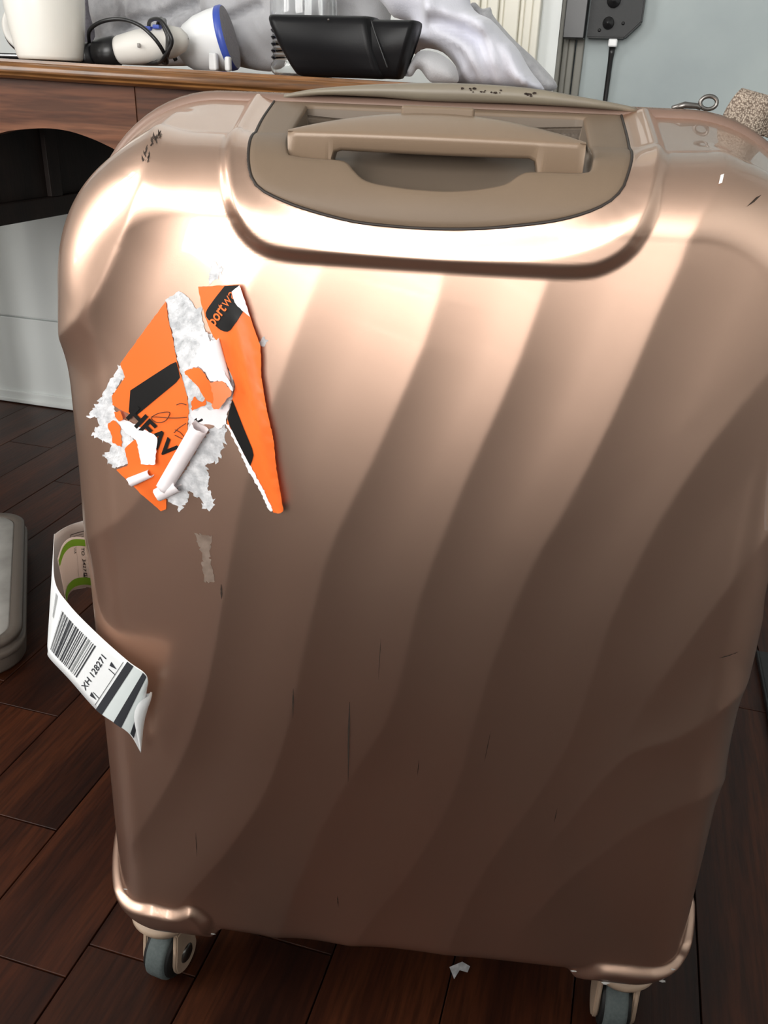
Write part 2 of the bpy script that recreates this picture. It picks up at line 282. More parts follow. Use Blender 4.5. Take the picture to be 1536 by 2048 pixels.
D = {
    'C0': [(-0.1733,0.796),(-0.1605,0.7387),(-0.1688,0.7158),(-0.1807,0.6949),(-0.193,0.6729),(-0.2052,0.6537),(-0.2152,0.6404),(-0.2288,0.6304)],
    'C0b': [(-0.0996,0.6839),(-0.115,0.6587),(-0.1315,0.6277),(-0.1493,0.5944),(-0.1697,0.555),(-0.1899,0.5238),(-0.2111,0.5034),(-0.226,0.4906)],
    'C1': [(-0.0645,0.6841),(-0.0755,0.6552),(-0.0884,0.6181),(-0.1068,0.5646),(-0.1197,0.5132),(-0.131,0.4573),(-0.1417,0.4051),(-0.1514,0.3675),(-0.1661,0.322),(-0.1883,0.2719),(-0.2139,0.2243)],
    'C2': [(0.0068,0.6936),(0.003,0.6655),(-0.0055,0.6357),(-0.0175,0.6041),(-0.0301,0.5706),(-0.0436,0.5386),(-0.0579,0.501),(-0.068,0.4528),(-0.076,0.4097),(-0.0838,0.3638),(-0.0932,0.3242),(-0.1067,0.2816),(-0.1233,0.2467),(-0.1416,0.2123),(-0.1778,0.1538)],
    'C3': [(0.067,0.694),(0.0603,0.6659),(0.0522,0.6334),(0.0407,0.5986),(0.0284,0.5617),(0.0183,0.526),(0.0076,0.4881),(0.0016,0.4562),(-0.0034,0.4183),(-0.0106,0.3778),(-0.0242,0.3433),(-0.0393,0.3092),(-0.0585,0.2616),(-0.075,0.2076),(-0.0932,0.1416),(-0.098,0.1109)],
    'C4': [(0.151,0.7637),(0.1423,0.7328),(0.1406,0.7137),(0.1328,0.6867),(0.1259,0.6613),(0.1163,0.6225),(0.1052,0.5873),(0.0945,0.5532),(0.0824,0.5242),(0.073,0.4939),(0.0647,0.462),(0.0577,0.4287),(0.0521,0.3937),(0.0466,0.352),(0.0407,0.307),(0.0283,0.263),(0.011,0.2149),(-0.008,0.1752),(-0.0261,0.133),(-0.0336,0.1107)],
    'C5': [(0.2048,0.6524),(0.1968,0.6403),(0.1874,0.6233),(0.1745,0.6008),(0.1665,0.581),(0.1548,0.5534),(0.1458,0.5247),(0.1389,0.4966),(0.1323,0.4671),(0.1277,0.4302),(0.1223,0.382),(0.1092,0.3296),(0.0888,0.277),(0.0671,0.2177),(0.0489,0.1327)],
    'C6': [(0.2244,0.5377),(0.2152,0.523),(0.2081,0.5058),(0.1953,0.4755),(0.1825,0.4416),(0.173,0.4167),(0.1624,0.385)],
    'C7': [(0.2555,0.4197),(0.2529,0.4085),(0.2238,0.4015),(0.2056,0.3822),(0.1891,0.368),(0.1667,0.3588),(0.1519,0.3379),(0.1349,0.3022),(0.1145,0.2534)],
    'C8': [(0.2576,0.318),(0.2353,0.322),(0.2134,0.3112),(0.1872,0.2914),(0.174,0.2776),(0.154,0.2502),(0.1309,0.2159),(0.1123,0.1699)],
    'PAD': [(-0.1294,0.8352),(-0.1171,0.7541),(-0.1159,0.734),(-0.1149,0.7172),(-0.1108,0.7053),(-0.0994,0.695),(-0.082,0.6912),(-0.0472,0.6905),(-0.0043,0.69),(0.0381,0.6898),(0.0799,0.6904),(0.0972,0.6948),(0.1105,0.7064),(0.1145,0.7229),(0.1147,0.7448),(0.12,0.7972),(0.1241,0.8434)],
    'PLATE': [(-0.1162,0.8475),(-0.112,0.8021),(-0.1042,0.7553),(-0.1024,0.7381),(-0.0999,0.7303),(-0.0942,0.7249),(-0.0753,0.7177),(-0.0476,0.7119),(-0.0251,0.7103),(-0.0055,0.7099),(0.0167,0.7107),(0.0385,0.7129),(0.0673,0.7179),(0.0869,0.7256),(0.0957,0.7348),(0.0986,0.7478),(0.1015,0.7738),(0.1078,0.8303),(0.1082,0.8534)],
    'NOTCH': [(-0.0988,0.8652),(-0.0934,0.8181),(-0.0865,0.7709),(-0.083,0.7573),(-0.0783,0.7512),(-0.0645,0.7499),(-0.0509,0.7487),(-0.0455,0.7416),(-0.0379,0.7345),(-0.0202,0.7315),(-0.0067,0.7307),(0.0067,0.7308),(0.0225,0.7329),(0.0354,0.7368),(0.0414,0.7428),(0.0465,0.7464),(0.0608,0.747),(0.0738,0.7476),(0.0789,0.7498),(0.0814,0.759),(0.0859,0.8024),(0.0898,0.8525)],
    'PODL': [(-0.2605,0.1537),(-0.2395,0.1413),(-0.2176,0.1375),(-0.1927,0.1348),(-0.1757,0.1423),(-0.164,0.1329),(-0.1519,0.1086),(-0.1469,0.1042)],
    'PODR': [(0.2619,0.1391),(0.2511,0.1293),(0.2395,0.127),(0.2086,0.1264),(0.1756,0.1244),(0.1588,0.1121),(0.149,0.1042),(0.1458,0.1042)],
    'orange_left': [(-0.1566,0.6614),(-0.1732,0.641),(-0.189,0.6212),(-0.1868,0.6126),(-0.1968,0.5997),(-0.197,0.5936),(-0.1857,0.5886),(-0.1793,0.5851),(-0.1825,0.5734),(-0.1917,0.565),(-0.1902,0.5534),(-0.1992,0.5491),(-0.1869,0.5384),(-0.1707,0.5223),(-0.1668,0.5239),(-0.1653,0.5364),(-0.1699,0.5381),(-0.165,0.5474),(-0.1601,0.5566),(-0.1532,0.5668),(-0.1486,0.5746),(-0.1472,0.5871),(-0.1457,0.5953),(-0.1461,0.6043),(-0.1484,0.6139),(-0.1505,0.6205),(-0.1523,0.6299),(-0.1539,0.6419),(-0.1559,0.6519)],
    'paper_centre': [(-0.1568,0.6618),(-0.1528,0.6656),(-0.1475,0.6684),(-0.1449,0.6652),(-0.1409,0.6623),(-0.1387,0.6589),(-0.135,0.6591),(-0.134,0.6506),(-0.1319,0.6443),(-0.1286,0.6441),(-0.1239,0.6337),(-0.1217,0.6282),(-0.1164,0.6182),(-0.1161,0.6114),(-0.1194,0.6005),(-0.1227,0.5912),(-0.1235,0.5841),(-0.1298,0.5866),(-0.1357,0.5871),(-0.1427,0.5875),(-0.1474,0.5768),(-0.1488,0.5787),(-0.1465,0.5912),(-0.1465,0.6033),(-0.1484,0.6139),(-0.1505,0.6195),(-0.152,0.629),(-0.1539,0.641),(-0.1559,0.6519)],
    'orange_right': [(-0.1362,0.6713),(-0.1224,0.673),(-0.1101,0.6745),(-0.1054,0.6595),(-0.1011,0.6471),(-0.0984,0.6399),(-0.0982,0.6222),(-0.0952,0.6032),(-0.0912,0.5846),(-0.0895,0.5632),(-0.0851,0.5348),(-0.0925,0.5319),(-0.0983,0.5455),(-0.1064,0.5618),(-0.1145,0.5746),(-0.1218,0.5893),(-0.1178,0.605),(-0.1151,0.6144),(-0.1203,0.6274),(-0.1237,0.6375),(-0.1286,0.6445),(-0.1324,0.6534),(-0.1348,0.6622)],
    'logo': [(-0.1197,0.6731),(-0.1101,0.6745),(-0.1083,0.6602),(-0.1125,0.6537),(-0.1168,0.648),(-0.1192,0.6466),(-0.1224,0.6472),(-0.1261,0.6497),(-0.1315,0.6535),(-0.1323,0.6561),(-0.1308,0.6593),(-0.1254,0.6663)],
    'corner_fold': [(-0.1101,0.6745),(-0.1131,0.6723),(-0.115,0.6706),(-0.1144,0.6669),(-0.1122,0.6631),(-0.1083,0.66),(-0.1041,0.6569),(-0.1071,0.6665)],
    'stripe_right': [(-0.1175,0.605),(-0.12,0.5974),(-0.1215,0.5903),(-0.1139,0.5752),(-0.1069,0.5623),(-0.1041,0.5721),(-0.1106,0.5872)],
    'band_left': [(-0.1838,0.6047),(-0.1675,0.616),(-0.1522,0.6264),(-0.1509,0.6209),(-0.1501,0.6152),(-0.1668,0.601),(-0.1827,0.5873),(-0.1863,0.5901)],
    'paper_left': [(-0.1818,0.6223),(-0.1901,0.6196),(-0.1961,0.6108),(-0.2009,0.6042),(-0.2071,0.595),(-0.2173,0.582),(-0.2084,0.584),(-0.2078,0.58),(-0.215,0.5705),(-0.2071,0.5678),(-0.1995,0.5658),(-0.2083,0.5579),(-0.204,0.5526),(-0.2003,0.549),(-0.1902,0.5539),(-0.1897,0.5642),(-0.1827,0.5712),(-0.1905,0.5767),(-0.1954,0.5897),(-0.1974,0.5946),(-0.1962,0.6008),(-0.1901,0.6103),(-0.1858,0.6127),(-0.1814,0.6189)],
    'paper_bottom': [(-0.1288,0.5877),(-0.1215,0.5833),(-0.1239,0.5749),(-0.129,0.5618),(-0.1373,0.5594),(-0.1348,0.5495),(-0.1363,0.5417),(-0.1326,0.5333),(-0.136,0.5273),(-0.1413,0.5267),(-0.1419,0.5334),(-0.148,0.5371),(-0.151,0.539),(-0.152,0.5312),(-0.1574,0.5227),(-0.1602,0.5269),(-0.1643,0.5298),(-0.166,0.5352),(-0.1604,0.5391),(-0.1545,0.5485),(-0.1427,0.571),(-0.1351,0.5811)],
    'scrap_top': [(-0.1269,0.6858),(-0.1238,0.6843),(-0.1205,0.6819),(-0.1241,0.6769),(-0.1279,0.6737),(-0.1309,0.6724),(-0.13,0.6775),(-0.1285,0.6819)],
    'flap_orange': [(-0.1471,0.6203),(-0.1416,0.6231),(-0.1367,0.6244),(-0.1322,0.619),(-0.1299,0.6153),(-0.1287,0.6105),(-0.128,0.6047),(-0.1291,0.6007),(-0.1348,0.6052),(-0.1392,0.6136)],
    'flap_orange2': [(-0.1299,0.6158),(-0.1246,0.6171),(-0.1217,0.6176),(-0.1189,0.6141),(-0.1162,0.6105),(-0.1212,0.6043),(-0.1253,0.6),(-0.1282,0.5996),(-0.1291,0.6017),(-0.1279,0.6067)],
    'scrap_orange': [(-0.1416,0.6056),(-0.1379,0.6015),(-0.1346,0.6042),(-0.1349,0.5997),(-0.1396,0.5979),(-0.1442,0.5945),(-0.1434,0.6005)],
    'scrap_black': [(-0.143,0.5911),(-0.1414,0.5925),(-0.1384,0.592),(-0.1366,0.5896),(-0.1396,0.5883),(-0.1427,0.5867)],
    'curl_a': [(-0.1416,0.5886),(-0.1289,0.5857),(-0.1428,0.57),(-0.1542,0.5518),(-0.1617,0.5357),(-0.1701,0.5364),(-0.165,0.5474),(-0.1591,0.5567),(-0.151,0.5692),(-0.1462,0.58)],
    'curl_a_axis': [(-0.1352,0.5872),(-0.1658,0.5369)],
    'curl_b': [(-0.194,0.5832),(-0.1896,0.5851),(-0.1827,0.5827),(-0.1678,0.5764),(-0.1691,0.5588),(-0.1788,0.5573),(-0.1802,0.5652),(-0.1821,0.5724),(-0.1904,0.5773)],
    'curl_c_axis': [(-0.1865,0.5429),(-0.172,0.551)],
    'flap_white': [(-0.1337,0.646),(-0.1309,0.6453),(-0.1267,0.6354),(-0.1219,0.6244),(-0.1164,0.6162),(-0.1161,0.6119),(-0.1198,0.6165),(-0.1255,0.617),(-0.1299,0.6158),(-0.133,0.6208),(-0.1367,0.6244),(-0.1455,0.6218),(-0.1393,0.6299),(-0.136,0.6385)],
    'orange_bl': [(-0.2021,0.5795),(-0.1971,0.5834),(-0.1933,0.5796),(-0.1933,0.5649),(-0.1993,0.5674),(-0.2006,0.5746)],
    'orange_d': [(-0.1954,0.5897),(-0.1911,0.5911),(-0.1896,0.5856),(-0.1929,0.5838),(-0.1952,0.5866)],
    'heavy': [(-0.1831,0.5839),(-0.1597,0.5625),(-0.1778,0.5904),(-0.151,0.5692)],
    'scr1': [(-0.1708,0.589),(-0.1655,0.592),(-0.1583,0.5932),(-0.1618,0.5873),(-0.1681,0.5857),(-0.1706,0.5888),(-0.1576,0.5897),(-0.147,0.5912)],
    'scr2': [(-0.1563,0.5801),(-0.153,0.5835),(-0.1482,0.587)],
    'scr3': [(-0.1559,0.5786),(-0.1525,0.5768),(-0.149,0.5756),(-0.1522,0.5805),(-0.1556,0.5822)],
    'scr4': [(-0.1534,0.5987),(-0.1503,0.6001),(-0.1469,0.5994)],
    'portwa': [(-0.1266,0.6492),(-0.1111,0.6693)],
    'scratches': [[(-0.0406,0.3824),(-0.0408,0.3556),(-0.0404,0.3075)],[(-0.0817,0.3905),(-0.0823,0.363)],[(-0.1314,0.4714),(-0.1316,0.4593)],[(-0.0479,0.175),(-0.047,0.1611)],[(0.2096,0.4413),(0.2236,0.4444)]],
    'smear': [(-0.1483,0.5081),(-0.1362,0.5076),(-0.1388,0.4921),(-0.1364,0.4707),(-0.1442,0.4718),(-0.1441,0.4914)],
    'glue': [(-0.1959,0.3946),(-0.1821,0.3968),(-0.1743,0.3731),(-0.1828,0.341),(-0.1989,0.3406)],
    'scuff': [(-0.1592,0.7645),(-0.1574,0.7542),(-0.1577,0.7468),(-0.1587,0.7406),(-0.1602,0.7359)],
    'scuff2': [(0.1631,0.7298),(0.1688,0.7363),(0.1721,0.7377),(0.1673,0.7329)],
    'chip': [(0.1444,0.7401),(0.1456,0.7471),(0.1475,0.7481),(0.1472,0.7417)],
}
D2 = {
    'dark_heather': (1.36,[(-0.8953,0.9528),(-0.8549,0.9529),(-0.8687,0.8995),(-0.866,0.8721),(-0.8672,0.8265),(-0.9138,0.8217)]),
    'grey_sweater': (1.345,[(-0.8593,0.964),(-0.6578,0.9642),(-0.6574,0.9009),(-0.6642,0.8547),(-0.6827,0.8272),(-0.8664,0.828),(-0.8564,0.8644),(-0.8627,0.8983)]),
    'grey_sweater_r': (1.345,[(-0.7774,0.9578),(-0.7863,0.9125),(-0.7941,0.8791)]),
    'grey_sweater_v': (1.345,[(-0.7972,0.8737),(-0.7635,0.8836),(-0.7248,0.8882),(-0.6776,0.9071)]),
    'grey_bundle': (1.345,[(-0.6698,0.9642),(-0.5477,0.9643),(-0.4868,0.9584),(-0.3832,0.9527),(-0.3807,0.8921),(-0.3947,0.8668),(-0.5179,0.8578),(-0.5504,0.824),(-0.6075,0.8252),(-0.6402,0.8365),(-0.6634,0.8681),(-0.6749,0.8974)]),
    'grey_bundle_r': (1.345,[(-0.6743,0.8929),(-0.6214,0.8871),(-0.5888,0.8954),(-0.5647,0.9034)]),
    'white_shirt': (1.24,[(-0.4112,0.9311),(-0.2515,0.9319),(-0.2477,0.9081),(-0.2351,0.8937),(-0.2175,0.8874),(-0.1969,0.8698),(-0.1783,0.8537),(-0.1607,0.8308),(-0.1394,0.8095),(-0.1539,0.8039),(-0.2572,0.8057),(-0.2547,0.8248),(-0.2636,0.8383),(-0.2802,0.8498),(-0.3041,0.8526),(-0.3136,0.8439),(-0.32,0.8506),(-0.3176,0.881),(-0.3457,0.8872),(-0.3664,0.9068)]),
    'shirt_r1': (1.24,[(-0.289,0.9238),(-0.2866,0.8881),(-0.278,0.875),(-0.2537,0.8621),(-0.2353,0.8508),(-0.2199,0.8292),(-0.2161,0.8087)]),
    'shirt_r2': (1.24,[(-0.2351,0.8937),(-0.2204,0.8776),(-0.2069,0.8548),(-0.1989,0.8315),(-0.1948,0.8094)]),
    'shirt_r3': (1.24,[(-0.3106,0.8626),(-0.2888,0.8614),(-0.2646,0.8518),(-0.2459,0.837),(-0.2323,0.8151)]),
    'shirt_r4': (1.24,[(-0.2174,0.8858),(-0.1966,0.8666),(-0.181,0.8437),(-0.1653,0.8206),(-0.1467,0.8076)]),
    'shirt_r5': (1.24,[(-0.2792,0.8931),(-0.2597,0.8901),(-0.2381,0.8839),(-0.2236,0.871)]),
    'shirt_v1': (1.24,[(-0.2822,0.8799),(-0.2623,0.8736),(-0.2366,0.8658),(-0.2269,0.8643)]),
    'grey_strip': (1.3,[(-0.2611,0.9069),(-0.2515,0.9112),(-0.241,0.9037),(-0.2293,0.9055),(-0.2244,0.8955),(-0.1941,0.8686),(-0.1598,0.8434),(-0.1312,0.8179),(-0.136,0.8089),(-0.1613,0.8044),(-0.1957,0.846)]),
    'sock': (1.16,[(-0.3073,0.8175),(-0.2952,0.8405),(-0.2844,0.8464),(-0.2657,0.8444),(-0.2465,0.8337),(-0.2382,0.8211),(-0.2411,0.8113),(-0.2709,0.8096),(-0.2888,0.8262),(-0.2978,0.8178)]),
    'tag_front': [((-0.3182,0.19,0.4074),(-0.3273,0.19,0.3325)),((-0.3218,0.165,0.4143),(-0.3323,0.165,0.3415)),((-0.3118,0.12,0.4301),(-0.3253,0.12,0.3484)),((-0.2905,0.075,0.4496),(-0.3066,0.07,0.3548)),((-0.2773,0.042,0.4324),(-0.2921,0.042,0.3648)),((-0.2583,0.022,0.425),(-0.2849,0.03,0.3672)),((-0.2282,0.0,0.4164),(-0.2612,0.012,0.3624)),((-0.1999,-0.016,0.4065),(-0.235,-0.004,0.3493)),((-0.1868,-0.021,0.4015),(-0.2179,-0.012,0.3449)),((-0.1849,-0.02,0.3935),(-0.2059,-0.014,0.337)),((-0.1908,-0.012,0.3765),(-0.2008,-0.01,0.3161))],
    'tag_back': [((-0.2915,0.14,0.4156),(-0.2956,0.14,0.3649)),((-0.2938,0.125,0.4252),(-0.2964,0.125,0.3748)),((-0.2952,0.11,0.4319),(-0.2972,0.11,0.3817)),((-0.2948,0.095,0.4332),(-0.296,0.095,0.3848)),((-0.2939,0.082,0.4272),(-0.2909,0.08,0.3862))],
}
for _k in ("tag_front", "tag_back"): D[_k] = D2[_k]
# ------------------------------------------------------------------ room shell (room axes: p along the back wall, q into the room depth)
def rbox(name, p0, p1, q0, q1, z0, z1, m, parent=None, bev=.002, seg=2):
    """box in room axes; the parent's base is subtracted so that children stay local"""
    b = BASE.get(parent.name, (0, 0, 0)) if parent else None
    if parent: return box(name, p0 - b[0], p1 - b[0], q0 - b[1], q1 - b[1], z0 - b[2], z1 - b[2], m, parent, bev, seg)
    c = ((p0 + p1) / 2, (q0 + q1) / 2, z0)
    o = box(name, p0 - c[0], p1 - c[0], q0 - c[1], q1 - c[1], 0, z1 - z0, m, None, bev, seg)
    o.location = room(*c); o.rotation_euler = (0, 0, ROOM_A); return o
BASE = {}
def rt_(name, label, cat, p, q, z, group=None):
    o = rthing(name, label, cat, p, q, z, group); BASE[o.name] = (p, q, z); return o
def struct(o): o['kind'] = 'structure'; return o
fl = bpy.data.objects.new('floor', None); COL.objects.link(fl); fl.rotation_euler = (0, 0, ROOM_A); struct(fl); BASE[fl.name] = (0, 0, 0)
rbox('subfloor', P_LEFT, P_RIGHT, Q_FRONT, Q_BACK + .02, -.06, -.0125, 'joint', fl, 0)
W_P = .1213; p_l = -.549
r = random.Random(4)
for k in range(-12, 19):
    p0 = p_l + (k - 1) * W_P
    fixed = {0: [.611, .787 + .55], -1: [.787, 1.46], 1: [.453, 1.25], 4: [1.35], 6: [1.15]}.get(k, [])
    if k == -1: fixed = [.30, .787, 1.46]
    if p0 < P_LEFT - .1 or p0 > P_RIGHT: continue
    js = sorted(fixed) or [r.uniform(.2, .5) + i * .62 + r.uniform(-.1, .1) for i in range(3)]
    js = [Q_FRONT] + [x for x in [js[0] - 1.5, js[0] - .75] if x > Q_FRONT + .2] + js + [Q_BACK + .01]
    for a, b in zip(js[:-1], js[1:]):
        d = r.uniform(-.0004, .0002)
        o = rbox('plank', max(p0 + .0006, P_LEFT), min(p0 + W_P - .0006, P_RIGHT), a + .0006, b - .0006, -.0125, d, 'floor', fl, .0011, 1)
def wall(name, p0, p1, q0, q1, z0, z1, m='plaster'): return struct(rbox(name, p0, p1, q0, q1, z0, z1, m, None, 0))
DP0, DP1 = -.15, .75                       # door leaf
wall('wall_back', P_LEFT, -.198, Q_BACK, Q_BACK + .12, 0, CEIL, 'white_wall')
wall('wall_back', DP1 + .05, P_RIGHT, Q_BACK, Q_BACK + .12, 0, CEIL)
wall('wall_back', -.198, DP1 + .05, Q_BACK, Q_BACK + .12, 2.06, CEIL)
wall('ceiling', P_LEFT - .1, P_RIGHT + .1, Q_FRONT - .1, Q_BACK + .12, CEIL, CEIL + .1, 'ceiling')
wall('wall_right', P_RIGHT, P_RIGHT + .1, Q_FRONT, Q_BACK, 0, CEIL, 'white_wall')
# wall behind the viewer with a window, left wall with a window
def wall_with_window(name, axis, c, a0, a1, w0, w1, z0, z1, thick):
    def seg(x0, x1, y0, y1):
        if axis == 'q': return wall(name, x0, x1, min(c, c + thick), max(c, c + thick), y0, y1)
        return wall(name, min(c, c + thick), max(c, c + thick), x0, x1, y0, y1)
    seg(a0, w0, 0, CEIL); seg(w1, a1, 0, CEIL); seg(w0, w1, 0, z0); seg(w0, w1, z1, CEIL)
def window(name, axis, c, w0, w1, z0, z1, nx, nz):
    mid = ((w0 + w1) / 2, c) if axis == 'q' else (c, (w0 + w1) / 2)
    o = bpy.data.objects.new(name, None); COL.objects.link(o); o.location = room(*mid, z0); o.rotation_euler = (0, 0, ROOM_A); struct(o); BASE[o.name] = (*mid, z0)
    def bar(n, x0, x1, y0, y1, t=.03):
        if axis == 'q': rbox(n, x0, x1, c - t, c + t, y0, y1, 'cream', o, .004, 2)
        else: rbox(n, c - t, c + t, x0, x1, y0, y1, 'cream', o, .004, 2)
    bar('frame', w0, w0 + .06, z0, z1); bar('frame', w1 - .06, w1, z0, z1); bar('frame', w0 + .06, w1 - .06, z0, z0 + .06); bar('frame', w0 + .06, w1 - .06, z1 - .06, z1)
    for i in range(1, nx): x = w0 + (w1 - w0) * i / nx; bar('glazing_bar', x - .02, x + .02, z0 + .06, z1 - .06, .02)
    for i in range(1, nz): z = z0 + (z1 - z0) * i / nz; bar('glazing_bar', w0 + .06, w1 - .06, z - .02, z + .02, .018)
    return o
wall_with_window('wall_front', 'q', Q_FRONT, P_LEFT - .1, P_RIGHT + .1, -1.05, .65, .68, 2.5, -.1)
window('window_1', 'q', Q_FRONT + .10, -1.05, .65, .68, 2.5, 3, 2)
wall_with_window('wall_left', 'p', P_LEFT, Q_FRONT, Q_BACK + .12, -1.2, .1, .85, 2.35, -.1)
window('window_2', 'p', P_LEFT + .10, -1.2, .1, .85, 2.35, 2, 2)
# skirting boards on the back wall
struct(rbox('baseboard_back', P_LEFT, -.36, Q_BACK - .012, Q_BACK + .001, .002, .236, 'white_wall', None, .002))
struct(rbox('trim_1', P_LEFT, -.36, Q_BACK - .020, Q_BACK - .012, .002, .034, 'white_wall', None, .004, 3))
struct(rbox('trim_2', P_LEFT, -.36, Q_BACK - .026, Q_BACK - .020, .002, .014, 'white_wall', None, .003, 2))
struct(rbox('trim_3', P_LEFT, -.36, Q_BACK - .012, Q_BACK + .001, .2405, .62, 'white_wall', None, .002))
# door with its frame
ar = bpy.data.objects.new('trim_4', None); COL.objects.link(ar); ar.location = room(-.28, Q_BACK, 0); ar.rotation_euler = (0, 0, ROOM_A); struct(ar); BASE[ar.name] = (-.28, Q_BACK, 0)
for a, b, d in ((-.375, -.352, .028), (-.352, -.338, .020), (-.338, -.316, .024), (-.316, -.306, .016), (-.306, -.276, .020), (-.276, -.266, .014), (-.266, -.250, .020), (-.250, -.2345, .026)):
    rbox('architrave_moulding', a, b, Q_BACK - d, Q_BACK + .001, .002, 2.1, 'cream', ar, .0035, 3)
for a, b, d0 in ((-.2345, -.214, .006), (-.214, -.206, .014), (-.206, -.190, .010), (-.190, -.178, .022), (-.178, -.1655, .016)):
    rbox('jamb_moulding', a, b, Q_BACK + d0 - .002, Q_BACK + .119, .002, 2.06, 'jamb', ar, .003, 2)
dr = bpy.data.objects.new('door_1', None); COL.objects.link(dr); dr.location = room(.3, Q_BACK, 0); dr.rotation_euler = (0, 0, ROOM_A); struct(dr); BASE[dr.name] = (.3, Q_BACK, 0)
rbox('leaf', -.1615, DP1, Q_BACK + .022, Q_BACK + .065, .008, 2.05, 'door', dr, .003, 2)
rbox('leaf_edge', -.1630, -.1480, Q_BACK + .010, Q_BACK + .022, .008, 2.05, 'jamb', dr, .003, 2)
rbox('frame', DP1 + .003, DP1 + .05, Q_BACK - .002, Q_BACK + .11, .002, 2.06, 'jamb', dr, .003, 2)
# rim lock: keeper on the frame, case with a chamfered corner on the leaf
lk = bpy.data.objects.new('rim_lock', None); COL.objects.link(lk); lk.parent = dr; lk.location = (-.095 - .3, 0, .91); BASE[lk.name] = (-.095, Q_BACK, .91)
rbox('keeper', -.1875, -.1475, Q_BACK - .030, Q_BACK + .010, .906, 1.03, 'black', lk, .002, 2)
pr = [(-.1435, .9085), (-.0735, .9085), (-.0455, .936), (-.0455, 1.03), (-.1435, 1.03)]
bm = bmesh.new(); vs = [bm.verts.new((a + .095, -.012, b - .91)) for a, b in pr]; f = bm.faces.new(vs)
rr_ = bmesh.ops.extrude_face_region(bm, geom=[f]); bmesh.ops.translate(bm, vec=(0, .034, 0), verts=[v for v in rr_['geom'] if isinstance(v, bmesh.types.BMVert)])
bmesh.ops.recalc_face_normals(bm, faces=bm.faces); bmesh.ops.bevel(bm, geom=bm.edges[:], offset=.0025, segments=2, affect='EDGES')
me = bpy.data.meshes.new('lock_case'); bm.to_mesh(me); bm.free(); me.materials.append(MT['lock']); lc = link('lock_case', me, lk)
for (a, b, rd) in ((-.1065, .9335, .0105), (-.1020, .9705, .0125)):
    lathe('lock_knob', [(.0005, .012), (rd * .35, .0115), (rd * .5, .008), (rd * .9, .0075), (rd, .005), (rd, 0)], 'black', lk, 28, (0, -1, 0), (a + .095, -.012, b - .91))
for a, b in ((-.0795, .9335), (-.1215, .9215)):
    lathe('screw', [(.0003, .0012), (.0028, .001), (.0032, 0)], 'black', lk, 16, (0, -1, 0), (a + .095, -.012, b - .91))
rbox('white_collar', -.1025, -.0855, Q_BACK - .010, Q_BACK + .010, .8945, .9085, 'white_plastic', lk, .003, 3)
b0 = BASE[lk.name]
tube('bolt_rod', [(x - b0[0], y - b0[1], z - b0[2]) for x, y, z in ((-.0940, Q_BACK + .004, .8945), (-.0942, Q_BACK + .004, .884), (-.0945, Q_BACK + .006, .872), (-.0945, Q_BACK + .010, .80), (-.0945, Q_BACK + .012, .30))], .005, 'black', lk, 12, radii=[.0062, .0058, .0048, .0046, .0046])

# ------------------------------------------------------------------ writing desk
def ztop(p): return .8155 - .0205 * (p + .58)
dk = rt_('writing_desk', 'old dark oak desk with polished moulded edge and arched apron', 'desk', -.75, 1.4, 0)
b = BASE[dk.name]
QT, DP = 1.06, 1.72
# table top: moulded front edge profile swept along p
prof = [(DP, 0), (QT + .012, 0), (QT + .0085, -.0005), (QT + .0080, -.0035), (QT + .0050, -.0050), (QT + .0015, -.0075), (QT, -.0115), (QT + .0005, -.0150), (QT + .0035, -.0175), (QT + .0040, -.0195), (QT + .0075, -.0215), (QT + .0125, -.0228), (QT + .016, -.0232), (DP, -.0232)]
VV = []
ps = np.linspace(-1.54, -.155, 30)
for p in ps: VV += [(p - b[0], q - b[1], ztop(p) + dz) for q, dz in prof]
k = len(prof); FF = [(i * k + j, i * k + (j + 1) % k, (i + 1) * k + (j + 1) % k, (i + 1) * k + j) for i in range(len(ps) - 1) for j in range(k)] + [tuple(range(k))[::-1], tuple(range((len(ps) - 1) * k, len(ps) * k))]
tp = fix_normals(mesh('desk_top', VV, FF, 'desk_top', dk)); tp.data.set_sharp_from_angle(angle=math.radians(35))
# apron with an arched lower edge, and a small end block
def apron(p0, p1, arch, m, name, q0, th):
    xs = np.linspace(p0, p1, 60); VV = []
    for p in xs:
        lo = np.interp(p, [a for a, _ in arch], [z for _, z in arch]); hi = ztop(p) - .0235
        VV += [(p - b[0], q0 - b[1], hi), (p - b[0], q0 - b[1], lo), (p - b[0], q0 + th - b[1], lo), (p - b[0], q0 + th - b[1], hi)]
    FF = [(i * 4 + j, i * 4 + (j + 1) % 4, (i + 1) * 4 + (j + 1) % 4, (i + 1) * 4 + j) for i in range(59) for j in range(4)] + [(3, 2, 1, 0), tuple(range(236, 240))]
    return fix_normals(mesh(name, VV, FF, m, dk, False))
arch = crom([(-.905, .722), (-.87, .727), (-.84, .7335), (-.79, .7385), (-.753, .7370), (-.72, .7300), (-.69, .7200), (-.655, .706), (-.62, .698)], 60).tolist()
apron(-.905, -.6465, arch, 'desk', 'apron', QT + .026, .018)
apron(-.6460, -.24, [(-.65, .704), (-.60, .695), (-.24, .690)], 'desk', 'drawer_front', QT + .0275, .018)
